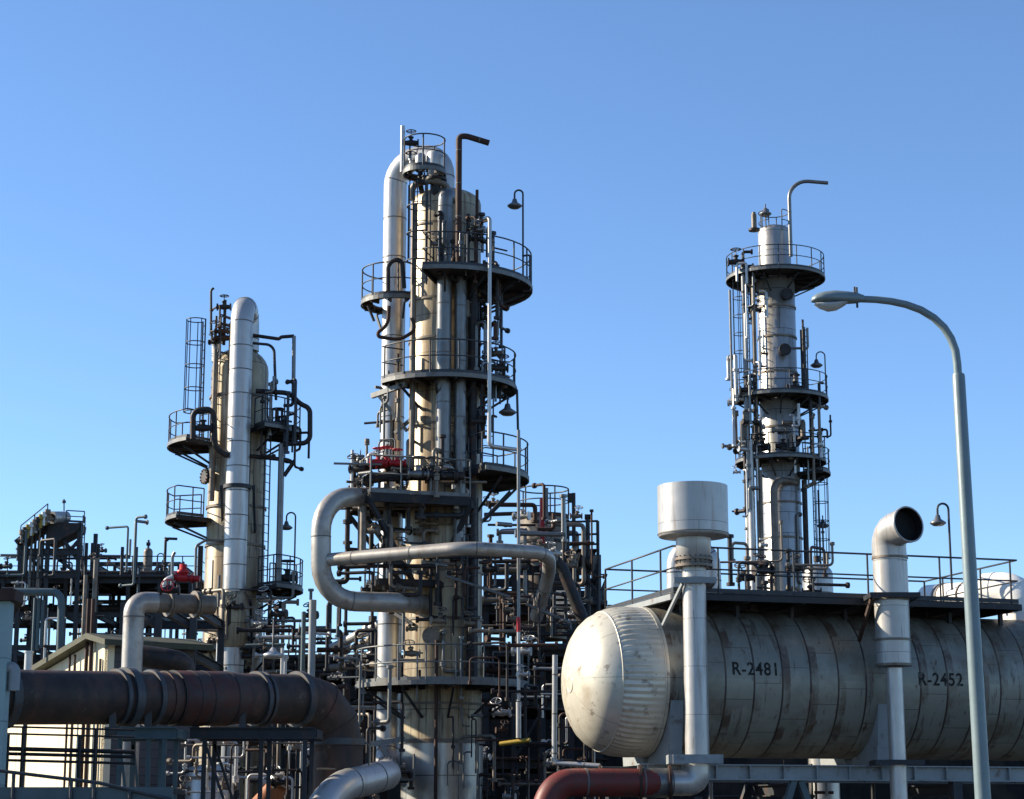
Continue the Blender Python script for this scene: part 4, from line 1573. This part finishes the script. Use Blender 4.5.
# elbowed pale line feeding the shorter column
Ye = 51
xe = X(132.5, 650, Ye)
pipe('loop_pipe', 'thick pale elbow pipe rising behind the brown duct and turning right', [V((xe, Ye, 0)), V((xe, Ye, Z(602, Ye))), P(156, 602.5, Ye + .3)], .265, 'pipe_buff', 1.0, band=1.5)
pipe('header_pipe', 'weathered header pipe continuing right from the pale elbow pipe', [P(155.5, 602.5, Ye + .3), P(213, 605, Ye + 1.2)], .255, 'pipe_tan', flange=.75)
pipe('bent_pipe', 'dark round-backed elbow pipe above the red-brown jacket of the duct', [P(136, 655, 52), P(172, 660, 52), P(184, 664, 52.3), P(186, 710, 52.5)], .28, 'pipe_dark', .6)
pipe('gutter_pipe', 'bluish bent pipe crossing in front of the left pipe rack', [P(14, 592, 58), P(56, 592, 58), P(61.5, 598, 58), P(60, 655, 58)], .11, 'teal', .3)
def bottom_bits():
    Y = 57
    x = X(208, 780, Y)
    t = thing('tank', 'small cream tank glimpsed under the duct trestle', 'tank', (x, Y, 0))
    b = MB(); b.lathe((x, Y, 0), [(.62, 0), (.62, Z(771, Y))] + dome(.62, Z(771, Y), .3)[1:], 32); b.build('shell', 'pipe_white', t)
    b = MB(); b.lathe((x, Y, Z(778, Y)), [(.62, -.04), (.67, -.04), (.67, .04), (.62, .04)], 32, creased=True); b.build('ring', 'pipe_tan', t)
    Y = 52
    b = MB()
    b.tube([P(262, 812, Y), P(277, 786, Y + .2), P(279, 783, Y + .2)], [.42, .25, .25], 24)
    o = b.build('reducer_pipe', 'orange', None, P(270, 812, Y))
    tag(o, 'orange-primed conical pipe end at the bottom edge below the duct', 'pipe')
    b = MB(); b.tube([P(278.5, 784, Y + .2), P(280.5, 780.5, Y + .2)], .33, 24); b.build('flange', 'pipe_white', o)
bottom_bits()

# ------------------------------------------------------------------ the structures behind
dark = thing('shade_backdrop', 'long dark ribbed shed added to black out the view low behind the plant', 'backdrop', (0, 121, 0))  # added near-black block, stands in for deep shade behind the steelwork
b = MB()
zt = Z(662, 121)
b.box((-62, 121, 0), (75, 121.3, zt)); b.box((-62, 121.302, 0), (-61.7, 135, zt)); b.box((74.7, 121.302, 0), (75, 135, zt)); b.box((-61.698, 134.7, 0), (74.698, 135, zt))
b.build('wall', 'dark_wall', dark)
b = MB()
b.box((-62.4, 120.6, zt + .003), (75.4, 135.4, zt + .4))
b.build('roof', 'dark_wall', dark)
screen = thing('shade_screen', 'dark ribbed process hall added to black out the gaps behind the horizontal vessel', 'screen', (X(800, 700, 84), 84, 0))  # second added block, darkens the shaded gaps around the vessel
b = MB()
x0, x1, zt = X(486, 700, 84), X(1130, 700, 84), Z(668, 84)
b.box((x0, 84, 0), (x1, 84.3, zt)); b.box((x0, 84.302, 0), (x0 + .3, 91, zt)); b.box((x1 - .3, 84.302, 0), (x1, 91, zt))
b.build('wall', 'dark_wall', screen)
b = MB(); b.box((x0 - .3, 83.6, zt + .003), (x1 + .3, 91.3, zt + .3)); b.build('roof', 'dark_wall', screen)

Yk = 72
lv = [Z(p, Yk) for p in (760, 700, 648, 606, 566)]
frame('process_structure', 'open dark steel structure packed with pipes right of the tallest column', 'steel structure', X(486, 650, Yk), X(599, 650, Yk), 5, Yk, Yk + 8, 3, lv, .2, .3, decks=lv[:4], rails=(lv[3],), top=lv[4] + .4)
lv2 = [Z(p, 78) for p in (770, 735, 700, 668)]
frame('process_structure', 'low dark steel structure behind the duct, left of the tallest column', 'steel structure', X(205, 700, 78), X(405, 700, 78), 8, 78, 84, 2, lv2, .25, .3, decks=lv2[1:], rails=(lv2[3],))
lv3 = [Z(p, 66) for p in (775, 735, 700, 660, 615)]
frame('pipe_rack', 'dark pipe rack behind the weathered header pipe, left of the shorter column', 'pipe rack', X(146, 650, 66), X(212, 650, 66), 3, 62, 68, 2, lv3, .2, .28, decks=lv3[:3])
Yb = 104
lvb = [Z(p, Yb) for p in (645, 612, 578)]
frame('pipe_rack', 'far steel pipe rack on the left skyline below the cooler tower', 'pipe rack', X(-60, 600, Yb), X(190, 600, Yb), 9, Yb, Yb + 6, 2, lvb, .18, .28, decks=(lvb[2],), rails=(lvb[2],))
lvc = [Z(p, 110) for p in (640, 600, 562)]
frame('pipe_rack', 'second far pipe rack with a higher deck around the middle of the left skyline', 'pipe rack', X(92, 600, 110), X(178, 600, 110), 5, 110, 115, 2, lvc, .16, .22)

def cooler_tower():
    Y = 102
    xa, xb = X(21, 545, Y), X(79, 545, Y)
    t = thing('cooler_tower', 'dark skyline tower with a slanting row of coolers and a pale drum on top', 'tower', ((xa + xb) / 2, Y, 0))
    zt_ = Z(522, Y)
    for x, pt in ((xa, 545), (X(48, 545, Y), 525), (xb, 523)):
        for y in (Y, Y + 4):
            b = MB()
            b.box((x - .1, y - .1, 0), (x + .1, y + .1, Z(pt, Y)))
            b.build('post', 'steel', t)
    b = MB()
    b.slab([P(48, 522, Y - .2), P(80, 523, Y - .2), P(79, 530, Y - .2), P(52, 544, Y - .2), P(48, 545, Y - .2)], (0, 1.6, 0))
    b.build('hopper', 'pipe_dark', t)
    b = MB()
    b.bar(P(20, 545, Y + .5), P(48, 524, Y + .5), 2.0, .25)
    b.build('sloping_deck', 'deck', t)
    for f in range(9):
        b = MB()
        c = P(21.5 + f * 3.2, 543.5 - f * 2.55, Y - .6)
        b.tube([c, c + V((0, 0, .45))], .09, 8)
        b.tube([c + V((0, 0, .45)), c + V((0, 0, .7))], .16, 10)
        b.tube([c + V((-.2, 0, .2)), c + V((.3, 0, .2))], .07, 8)
        b.build('fitting', ('pipe_tan', 'pipe_dark', 'yellow', 'pipe_white')[f % 4], t)
    for f in range(7):
        b = MB()
        c = P(24 + f * 4.0, 540 - f * 3.2, Y)
        b.tube([c - V((0, 0, 3.2)), c], .07, 6)
        b.build('drop_pipe', ('pipe_tan', 'pipe_dark')[f % 2], t)
    b = MB()
    c, c2 = P(52, 517.5, Y - .4), P(66, 517.5, Y + .6)
    b.tube([c, c2], .32, 24)
    d = b.build('drum', 'pipe_white', t)
    b = MB(); e = (c2 - c).normalized(); b.tube([c - e * .06, c - e * .01], .2, 14); b.build('manhole', 'dark_hole', d)
    for z in (552, 575):
        b = MB()
        b.ibeam((xa, Y, Z(z, Y)), (xb, Y, Z(z, Y)), .2, .35)
        b.build('beam', 'steel', t)
    for a, c in (((64, 540), (79, 562)), ((79, 540), (60, 562)), ((24, 552), (48, 575)), ((50, 552), (78, 575))):
        b = MB(); b.bar(P(*a, Y + .1), P(*c, Y + .1), .16, .16); b.build('brace', 'steel', t)
    b = MB()
    q = [P(66, 522, Y), P(84, 523, Y), P(84, 523, Y + 4)]
    rail_mesh(q, 1.3, 1, .03).v
    rail_mesh(q, .6, 1, .03).build('railing', 'rail', t)
    rail_mesh([P(20, 544, Y), P(36, 531, Y), P(47, 522, Y)], .95, .9, .03, toe=False).build('railing', 'rail', t)
    b = MB(); b.tube([P(64, 511, Y), P(64, 499, Y)], .035, 6); b.tube([P(64, 503, Y), P(64, 500.5, Y)], .1, 8); b.build('aerial', 'rail', t)
    ladder(t, (X(83, 545, Y), Y), Z(560, Y), Z(516, Y), 0, None, .5)
cooler_tower()

# drum with dark lid behind the cross pipe
def lidded_drum():
    Y = 75
    x = X(544, 540, Y)
    r = 24 * S(540, Y)
    t = thing('vertical_drum', 'short tan drum with a dark lid and railing behind the red pipe', 'drum', (x, Y, Z(606, 72)))
    b = MB(); b.lathe((x, Y, 0), [(r, Z(640, Y)), (r, Z(519, Y))], 40); b.build('shell', 'pipe_tan', t)
    b = MB(); b.lathe((x, Y, 0), [(r * .9, Z(519, Y)), (r * 1.05, Z(519, Y)), (r * 1.05, Z(515.5, Y)), (.001, Z(513, Y))], 40, creased=True); b.build('lid', 'pipe_rust', t)
    b = rail_mesh(arc_pts((x, Y), r * 1.03, 0, 360, Z(515.5, Y), 28), 1.0, 1.2, .028, toe=False); b.build('railing', 'rail', t)
    b = MB()
    for p in (535, 543):
        b.lathe((x, Y, Z(p, Y)), [(r, -.05), (r + .06, -.05), (r + .06, .05), (r, .05)], 40, creased=True)
    b.build('ring', 'pipe_dark', t)
lidded_drum()
tcol(542.5, 498, 575, 71.0, .10, 'bright_red', 'upright red pipe in front of the tan lidded drum')
tcol(547, 488, 560, 70.9, .05, 'rail_pale', 'pale thin pipe just right of the upright red pipe')
pipe('header_pipe', 'dark flanged stub pipe pointing right beside the cross pipe end', [P(560, 557, 70.6), P(594, 563, 70.2)], .21, 'pipe_dark', flange=.5)
def tripod_ducts():
    b = MB()
    b.tube(bend([P(556, 562, 66), P(562, 568, 66), P(584, 622, 66)], .3), [.2] * 10, 18)
    o = b.build('slanting_duct', 'pipe_dark', None, P(584, 622, 66))
    tag(o, 'dark duct slanting down right from the end of the cross pipe', 'duct')
tripod_ducts()
def louvre():
    Y = 69
    t = thing('louvre_panel', 'pale blue louvred panel framed by the slanting ducts', 'louvre', P(564, 615, Y))
    b = MB()
    for k in range(5):
        z = 591 + k * 5.4
        a, c = P(556 - k * .3, z, Y), P(569 + k * 1.5, z, Y)
        b.slab([a, c, c - V((0, .08, .085)), a - V((0, .08, .085))], (0, .02, .02))
    b.build('slat', 'beam_pale', t)
    b = MB()
    b.slab([P(553, 586, Y + .2), P(574, 586, Y + .2), P(578, 617, Y + .2), P(552, 617, Y + .2)], (0, .1, 0))
    b.build('backing', 'deck', t)
louvre()
def stair_tower():
    Y = 70.5
    x0, x1 = X(569, 540, Y), X(597, 540, Y)
    t = thing('ladder_tower', 'slim dark ladder tower of posts and rails right of the tan lidded drum', 'ladder tower', ((x0 + x1) / 2, Y, Z(648, 72)))
    z0 = Z(648, 72)
    for px, pt, r in ((574, 493, .07), (588, 517, .08), (598, 521, .06), (568, 520, .06)):
        x = X(px, 560, Y)
        b = MB(); b.tube([V((x, Y, z0)), V((x, Y, Z(pt, Y)))], r, 8); b.build('post', 'steel', t)
    b = MB()
    for p in (522, 535, 545, 580, 600):
        b.tube([P(567, p, Y + .05), P(598, p - 1, Y + .05)], .04, 6)
    b.build('rail', 'rail', t)
    for a, c in (((569, 560), (597, 590)), ((570, 596), (590, 572))):
        b = MB(); b.bar(P(*a, Y - .1), P(*c, Y - .1), .07, .07); b.build('brace', 'steel', t)
    b = MB(); b.box((x0, Y + .2, Z(549, Y)), (x1, Y + 2, Z(548, Y))); b.build('deck', 'deck', t)
    b = MB(); c = P(572, 498, Y); b.box(c - V((.16, .1, .16)), c + V((.1, .1, .16))); b.build('junction_box', 'pipe_dark', t)
    b = MB(); c = P(588, 517, Y); b.tube([c - V((.12, 0, 0)), c + V((.12, 0, 0))], .1, 10); b.build('floodlight', 'pipe_dark', t)
stair_tower()
pipe('header_pipe', 'dark horizontal header pipe just left of the round vessel end', [P(524, 648, 61), P(596, 648, 61.4)], .14, 'pipe_dark', flange=1.0)
pipe('drop_pipe', 'bright white lagged pipe left of the round vessel end, turning right at its foot', [P(555, 655, 57), P(554.3, 763, 57), P(600, 766, 56.6)], .075, 'pipe_white', .12, band=1.1)
pipe('brace_pipe', 'pale pipe slanting down across the dark structure behind the white lagged pipe', [P(526, 604, 60), P(570, 623, 60)], .05, 'rail_pale')
pipe('brace_pipe', 'pale pipe slanting across the shaded side of the tallest column', [P(446, 576, 60.8), P(510, 597, 60.5)], .045, 'rail_pale')

# right of the shorter column: post, floodlight, skyline rails
tcol(312, 600, 690, 60.5, .11, 'beam_pale', 'stout pale grey post left of the tallest column foot')
tcol(303, 612, 690, 60.9, .07, 'teal', 'thin blue-grey post beside the stout pale one')
tcol(282, 648, 690, 58, .05, 'pipe_white', 'short white pipe standing right of the dish floodlight')
def dish_lamp():
    c = P(273, 655, 57.5)
    t = thing('floodlight', 'white dish floodlight hanging low right of the shorter column', 'lamp', c)
    b = MB(); b.lathe(c, [(.03, .22), (.06, .2), (.12, .1), (.30, .02), (.30, -.05), (.2, -.1), (.001, -.12)], 20); b.build('lamp_shade', 'pipe_white', t)
    b = MB(); b.tube([c + V((0, 0, .2)), c + V((0, 0, 1.0)), c + V((.3, .6, 1.0))], .03, 8); b.build('bracket', 'rail', t)
dish_lamp()
for i, (a, c) in enumerate((((332, 648), (384, 622)), ((334, 655), (384, 634)), ((340, 664), (386, 648)), ((330, 668), (384, 664)))):
    pipe('inclined_pipe', ['topmost', 'second', 'third', 'lowest'][i] + ' of the pale pipes climbing right towards the tallest column', [P(*a, 73), P(*c, 70.5)], (.16, .10, .09, .12)[i], ('pipe_white', 'pipe_tan', 'pipe_white', 'pipe_tan')[i], flange=1.6)

# red control valve set on the left rack
def red_actuator():
    Y = 64
    t = thing('control_valve', 'bright red control valve and red pipe on the rack left of the shorter column', 'valve', P(183, 588, Y))
    b = MB(); b.tube([P(172, 577, Y), P(200, 579, Y)], .10, 16); b.tube([P(178, 577, Y), P(188, 577.6, Y)], .15, 16); b.build('body', 'bright_red', t)
    b = MB(); c = P(183, 573, Y); b.lathe(c, [(.08, -.2), (.1, -.05), (.2, -.02), (.2, .08), (.12, .12), (.12, .28), (.001, .3)], 20); b.build('actuator', 'bright_red', t)
    b = MB(); b.tube([P(173.5, 577, Y), P(174.6, 577, Y)], .2, 16); b.tube([P(192, 578, Y), P(193.2, 578, Y)], .18, 16); b.build('flange', 'bright_red', t)
    b = MB(); b.tube([P(178, 578, Y), P(178, 592, Y)], .05, 8); b.tube([P(194, 579, Y), P(194, 592, Y)], .05, 8); b.build('support', 'pipe_dark', t)
red_actuator()
pipe('vent_pipe', 'thin hooked pipe standing left of the red control valve', [P(172, 592, 63), P(172.5, 556, 63), P(175, 552, 63)], .05, 'pipe_grey', .15)
pipe('branch_pipe', 'pale curved branch pipe under the thin hooked pipe', [P(164, 592, 62.8), P(165, 580, 62.8), P(173, 577, 62.8)], .08, 'pipe_white', .25)
valve('small red-wheeled valve on the weathered header pipe', P(170, 590, 50.6), .34, 'pipe_dark', 'bright_red', up=(0, -1, .2))

# ------------------------------------------------------------------ the tangle of small piping
SPECS = []
def tangle(n, x0, x1, y0, y1, Y0, Y1, label, group, mats, rr=(.03, .08), seed=1, vert=.6, valves=0, vlabel=None, vmats=None, vgroup=None, arm=1.0):
    rnd = random.Random(seed)
    for i in range(n):
        Y = rnd.uniform(Y0, Y1)
        px, py = rnd.uniform(x0, x1), rnd.uniform(y0, y1)
        r = rnd.uniform(*rr)
        m = rnd.choice(mats)
        s = S(py, Y)
        if rnd.random() < vert:
            h = rnd.uniform(15, 70) * s
            a = P(px, py, Y)
            pts = [a - V((0, 0, h / 2)), a + V((0, 0, h / 2))]
            if py > 640 and Y > 62 and rnd.random() < .55:
                pts[0].z = .1
            if rnd.random() < .6:
                pts.append(pts[-1] + V((rnd.choice((-1, 1)) * rnd.uniform(.3, 1.2) * arm, rnd.uniform(-.3, .8), 0)))
            if rnd.random() < .4:
                pts.insert(0, pts[0] + V((rnd.choice((-1, 1)) * rnd.uniform(.3, 1.2) * arm, rnd.uniform(0, .6), 0)))
            if rnd.random() < .3:
                pts.append(pts[-1] - V((0, 0, rnd.uniform(.4, 1.2))))
        else:
            w_ = rnd.uniform(14, 50) * s * arm * (2.4 if rnd.random() < .25 else 1)
            a = P(px, py, Y)
            pts = [a - V((w_ / 2, rnd.uniform(-.4, .4), 0)), a + V((w_ / 2, 0, 0))]
            if rnd.random() < .6:
                pts.append(pts[-1] + V((0, 0, rnd.choice((-1, 1)) * rnd.uniform(.4, 1.5))))
        pts = [p if p.z > .1 else V((p.x, p.y, .1)) for p in pts]
        ln = sum((p - q).length for p, q in zip(pts, pts[1:]))
        SPECS.append((r * ln / Y ** 2, label, pts, r, m, group, rnd.choice((None, None, 1.3))))
    for i in range(valves):
        Y = rnd.uniform(Y0, Y1)
        c = P(rnd.uniform(x0, x1), rnd.uniform(y0, y1), Y)
        valve(vlabel, c, rnd.uniform(.22, .42), rnd.choice(vmats), axis=(1, rnd.uniform(-.5, .5), 0), group=vgroup, up=(rnd.uniform(-.5, .5), -.5, .8))

tangle(46, 486, 592, 500, 640, 66, 73, 'narrow dark pipe in the upper tangle right of the tallest column', 'upper tangle pipes right of the tallest column', ['pipe_dark', 'steel', 'pipe_grey', 'pipe_tan', 'pipe_rust'], (.03, .09), 3, .6, 14, 'small valve in the upper tangle right of the tallest column', ['pipe_dark', 'pipe_tan', 'pipe_white'], 'upper tangle valves right of the tallest column')
tangle(60, 484, 600, 620, 799, 56, 71, 'narrow pipe in the dark lower tangle left of the round vessel end', 'lower tangle pipes left of the vessel', ['pipe_dark', 'pipe_rust', 'pipe_tan', 'pipe_white', 'pipe_rust', 'pipe_dark', 'pipe_dark'], (.02, .06), 5, .6, 22, 'small valve in the dark lower tangle left of the round vessel end', ['pipe_white', 'pipe_dark', 'pipe_tan', 'pipe_rust'], 'lower tangle valves left of the vessel')
tangle(46, 150, 385, 640, 799, 67, 78, 'narrow pipe in the dark tangle behind the brown duct', 'tangle pipes behind the brown duct', ['pipe_dark', 'pipe_white', 'pipe_tan', 'steel', 'pipe_rust'], (.03, .09), 8, .5, 18, 'small valve in the dark tangle behind the brown duct', ['pipe_white', 'pipe_dark', 'pipe_tan'], 'tangle valves behind the brown duct')
tangle(70, 0, 180, 548, 650, 98, 112, 'narrow pipe of the far skyline rack at left', 'skyline rack pipes', ['steel', 'pipe_dark', 'pipe_grey', 'teal', 'pipe_white'], (.03, .085), 11, .6, 16, 'small valve on the far skyline rack at left', ['pipe_dark', 'pipe_tan', 'steel'], 'skyline rack valves')
tangle(26, 254, 345, 600, 690, 67, 76, 'narrow pipe between the shorter column and the tallest column', 'pipes between the two left columns', ['steel', 'pipe_dark', 'teal', 'pipe_white'], (.03, .08), 15, .65, 8, 'small valve between the shorter column and the tallest column', ['pipe_dark', 'pipe_white'], 'valves between the two left columns')
tangle(26, 352, 468, 458, 494, 60.4, 62.2, 'narrow pipe fitting crowded on the valve platform of the tallest column', 'pipe fittings on the valve platform', ['pipe_dark', 'pipe_grey', 'pipe_tan', 'pipe_white'], (.03, .075), 31, .5, 8, 'small valve crowded on the valve platform of the tallest column', ['pipe_dark', 'pipe_grey', 'pipe_tan'], 'small valves on the valve platform', arm=.4)
tangle(22, 345, 445, 500, 600, 60.5, 62, 'narrow pipe under the valve platform of the tallest column', 'pipes under the valve platform', ['pipe_dark', 'pipe_tan', 'steel'], (.03, .09), 19, .45, 6, 'small valve under the valve platform of the tallest column', ['pipe_dark', 'pipe_tan'], 'valves under the valve platform')
tangle(12, 352, 400, 690, 799, 58, 61, 'narrow pipe at the foot of the overhead pipe', 'pipes at the foot of the overhead pipe', ['pipe_dark', 'pipe_tan', 'rail_pale'], (.03, .06), 41, .6)
tangle(16, 735, 822, 420, 462, YR - 1.9, YR - 1.0, 'short pipe fitting on the lower platforms of the silver column', 'pipe fittings on the silver column', ['pipe_dark', 'pipe_tan', 'pipe_white'], (.04, .1), 43, .6, arm=.4)
tangle(16, 606, 1010, 778, 799, 54, 60, 'narrow pipe in the dark space under the horizontal vessel', 'pipes under the vessel', ['pipe_dark', 'pipe_rust', 'pipe_grey'], (.03, .07), 23, .8)
tangle(18, 404, 486, 556, 680, 60.7, 61.6, 'narrow pipe on the front of the tallest column between its two lowest platforms', 'pipes between the two lowest platforms', ['pipe_dark', 'pipe_tan', 'pipe_rust', 'rail_pale', 'pipe_grey'], (.025, .06), 77, .75, 6, 'small valve on the front of the tallest column between its two lowest platforms', ['pipe_dark', 'pipe_tan'], 'valves between the two lowest platforms', arm=.4)
tangle(8, 448, 488, 700, 799, 60.9, 61.6, 'narrow pipe in front of the foot of the tallest column', 'pipes in front of the column foot', ['pipe_dark', 'pipe_rust', 'rail_pale'], (.02, .045), 79, .85, arm=.3)
tangle(26, 474, 502, 225, 465, 61.2, 62.6, 'narrow pipe or conduit on the shaded right flank of the tallest column', 'conduits on the right flank of the tallest column', ['pipe_dark', 'rail', 'pipe_grey', 'pipe_rust'], (.025, .07), 51, .8, 7, 'small valve on the shaded right flank of the tallest column', ['pipe_dark', 'pipe_tan'], 'valves on the right flank of the tallest column', arm=.4)
tangle(12, 434, 482, 225, 260, 60.7, 61.4, 'narrow upright pipe on the large upper platform of the tallest column', 'pipes on the large upper platform', ['pipe_dark', 'pipe_grey', 'pipe_rust'], (.025, .05), 53, 1.0, 4, 'small valve on the large upper platform of the tallest column', ['pipe_dark', 'pipe_grey'], 'valves on the large upper platform', arm=.3)
tangle(12, 378, 412, 385, 490, 61.6, 62.6, 'narrow pipe between the overhead pipe and the tallest column', 'pipes between the overhead pipe and the column', ['pipe_dark', 'pipe_tan', 'rail_pale'], (.025, .055), 57, .7, arm=.4)
tangle(7, 206, 231, 322, 350, YL - 1.3, YL - .8, 'narrow pipe crowded on top of the shorter column', 'pipes on top of the shorter column', ['pipe_dark', 'pipe_rust', 'rail'], (.025, .05), 59, .8, 2, 'small valve crowded on top of the shorter column', ['pipe_dark', 'pipe_rust'], 'valves on top of the shorter column', arm=.4)
tangle(16, 256, 302, 390, 440, YL - 1.6, YL - .9, 'narrow pipe on the right platform of the shorter column', 'pipes on the right platform of the shorter column', ['pipe_dark', 'rail', 'pipe_grey'], (.03, .07), 61, .6, arm=.4)
tangle(20, 208, 285, 590, 665, YL - 2.3, YL - 1.6, 'narrow pipe around the beige lagging of the white dome-topped pipe', 'pipes around the beige lagging', ['pipe_dark', 'rail_pale', 'pipe_white', 'pipe_tan'], (.03, .07), 63, .45, 6, 'small valve near the beige lagging of the white dome-topped pipe', ['pipe_dark', 'pipe_white'], 'valves near the beige lagging')
tangle(24, 732, 765, 270, 600, YR - 1.9, YR - 1.2, 'narrow pipe on the left flank of the silver column', 'pipes on the left flank of the silver column', ['pipe_tan', 'pipe_dark', 'pipe_white', 'pipe_grey'], (.04, .1), 67, .8, 8, 'small valve on the left flank of the silver column', ['pipe_dark', 'pipe_white'], 'valves on the left flank of the silver column', arm=.4)
tangle(12, 796, 826, 300, 590, YR - 1.5, YR - .6, 'narrow pipe on the right flank of the silver column', 'pipes on the right flank of the silver column', ['pipe_dark', 'pipe_grey', 'rail'], (.03, .08), 69, .8, arm=.4)
tangle(30, 170, 330, 738, 799, 49.6, 56, 'narrow pipe in the shadow under the duct trestles', 'pipes under the duct trestles', ['pipe_dark', 'pipe_rust', 'pipe_tan', 'pipe_white'], (.02, .05), 71, .5, 10, 'small valve in the shadow under the duct trestles', ['pipe_dark', 'pipe_white', 'pipe_tan'], 'valves under the duct trestles')
tangle(14, 730, 812, 560, 600, 54.5, 57.5, 'narrow pipe behind the walkway rail at the foot of the silver column', 'pipes behind the walkway rail', ['pipe_dark', 'pipe_tan'], (.03, .07), 73, .6, 4, 'small valve behind the walkway rail', ['pipe_dark'], 'valves behind the walkway rail')
for i, (py, r, m) in enumerate(((573, .16, 'pipe_dark'), (576, .12, 'steel'), (608, .18, 'pipe_dark'), (610, .12, 'teal'), (606, .1, 'pipe_grey'))):
    pipe('rack_pipe', ('upper thick dark', 'upper slim', 'lower thick dark', 'lower blue-grey', 'lower slim grey')[i] + ' pipe running the length of the far left pipe rack', [P(-60, py, Yb + 1 + i), P(188, py + 1, Yb + 1 + i)], r, m, flange=4)
def skyline_vents():
    for i, (px, pt, lab) in enumerate(((92, 542, 'first'), (86, 543, 'second'), (139, 546, 'third'), (99, 543, 'fourth'))):
        pass
for px, pt, pb, lab in ((86, 543, 575, 'leftmost of the thin vent posts on the skyline rack beside the cooler tower'), (92, 543, 575, 'middle thin vent post on the skyline rack beside the cooler tower'), (98, 544, 575, 'rightmost of the thin vent posts on the skyline rack beside the cooler tower'), (122, 547, 575, 'skyline post left of the small domed drum'), (136, 547, 575, 'skyline post touching the small domed drum')):
    tcol(px, pt, pb, 103, .09, 'steel', lab, 'vent_post')
def skyline_drum():
    Y = 106
    x = X(148, 556, Y); r = 4.6 * S(556, Y)
    t = thing('vertical_drum', 'little domed drum with an aerial on the skyline rack', 'drum', (x, Y, Z(565, Y)))
    b = MB(); b.lathe((x, Y, 0), [(r, Z(578, Y)), (r, Z(552, Y))] + dome(r, Z(552, Y), .9)[1:], 24); b.build('shell', 'pipe_tan', t)
    b = MB(); b.tube([V((x, Y, Z(548, Y))), V((x, Y, Z(540, Y)))], .06, 6); b.tube([V((x - .1, Y, Z(544, Y))), V((x + .1, Y, Z(544, Y)))], .1, 6); b.build('aerial', 'rail', t)
skyline_drum()
goose_lamp(P(157, 566, 106), .5, (.35, 0, 0), 'small hooked lamp right of the domed drum on the skyline', shade_r=.28)
def white_drum_left():
    Y = 55
    x = X(28.5, 660, Y)
    t = thing('vertical_drum', 'small white canister standing before the hut roof at far left', 'drum', (x, Y, 0))
    b = MB(); b.lathe((x, Y, 0), [(.11, Z(672, Y)), (.11, Z(653, Y)), (.13, Z(653, Y)), (.13, Z(651, Y)), (.001, Z(651, Y))], 18, creased=True); b.build('shell', 'pipe_white', t)
    b = MB(); b.box((x - .05, Y - .05, 0), (x + .05, Y + .05, Z(672, Y))); b.build('post', 'steel', t)
white_drum_left()
for px, pt, pb, r, lab in ((34, 598, 655, .05, 'first thin grey pipe from the left before the hut roof'), (38, 598, 650, .06, 'second thin grey pipe from the left before the hut roof'), (42, 600, 648, .05, 'third thin grey pipe from the left before the hut roof'), (84, 575, 655, .06, 'pale thin pipe rising past the hut roof peak'), (95, 560, 612, .07, 'thin tan pipe above the hut roof peak')):
    tcol(px, pt, pb, 58.5, r, 'teal' if px < 50 else 'pipe_tan', lab)

# the largest of the small pipes are things; the fine remainder reads as one mass
SPECS.sort(key=lambda t: -t[0])
for sz, label, pts, r, m, group, fl in SPECS[:285]:
    pipe('process_pipe', label, pts, r, m, .12, group=group, flange=fl)
b = MB()
names = []
for sz, label, pts, r, m, group, fl in SPECS[285:]:
    if m not in names:
        names.append(m)
    path = bend(pts, .12)
    b.tube(path, r, 8, mi=names.index(m))
    if fl:
        for p, t in along(path, fl):
            b.tube([p - t * .05, p + t * .05], r * 1.5 + .02, 8, mi=names.index(m))
tag(b.build('small_bore_piping', names, None, (0, 70, 5)), 'fine small-bore piping filling the gaps between the columns, racks and trestles', 'piping', kind='stuff')
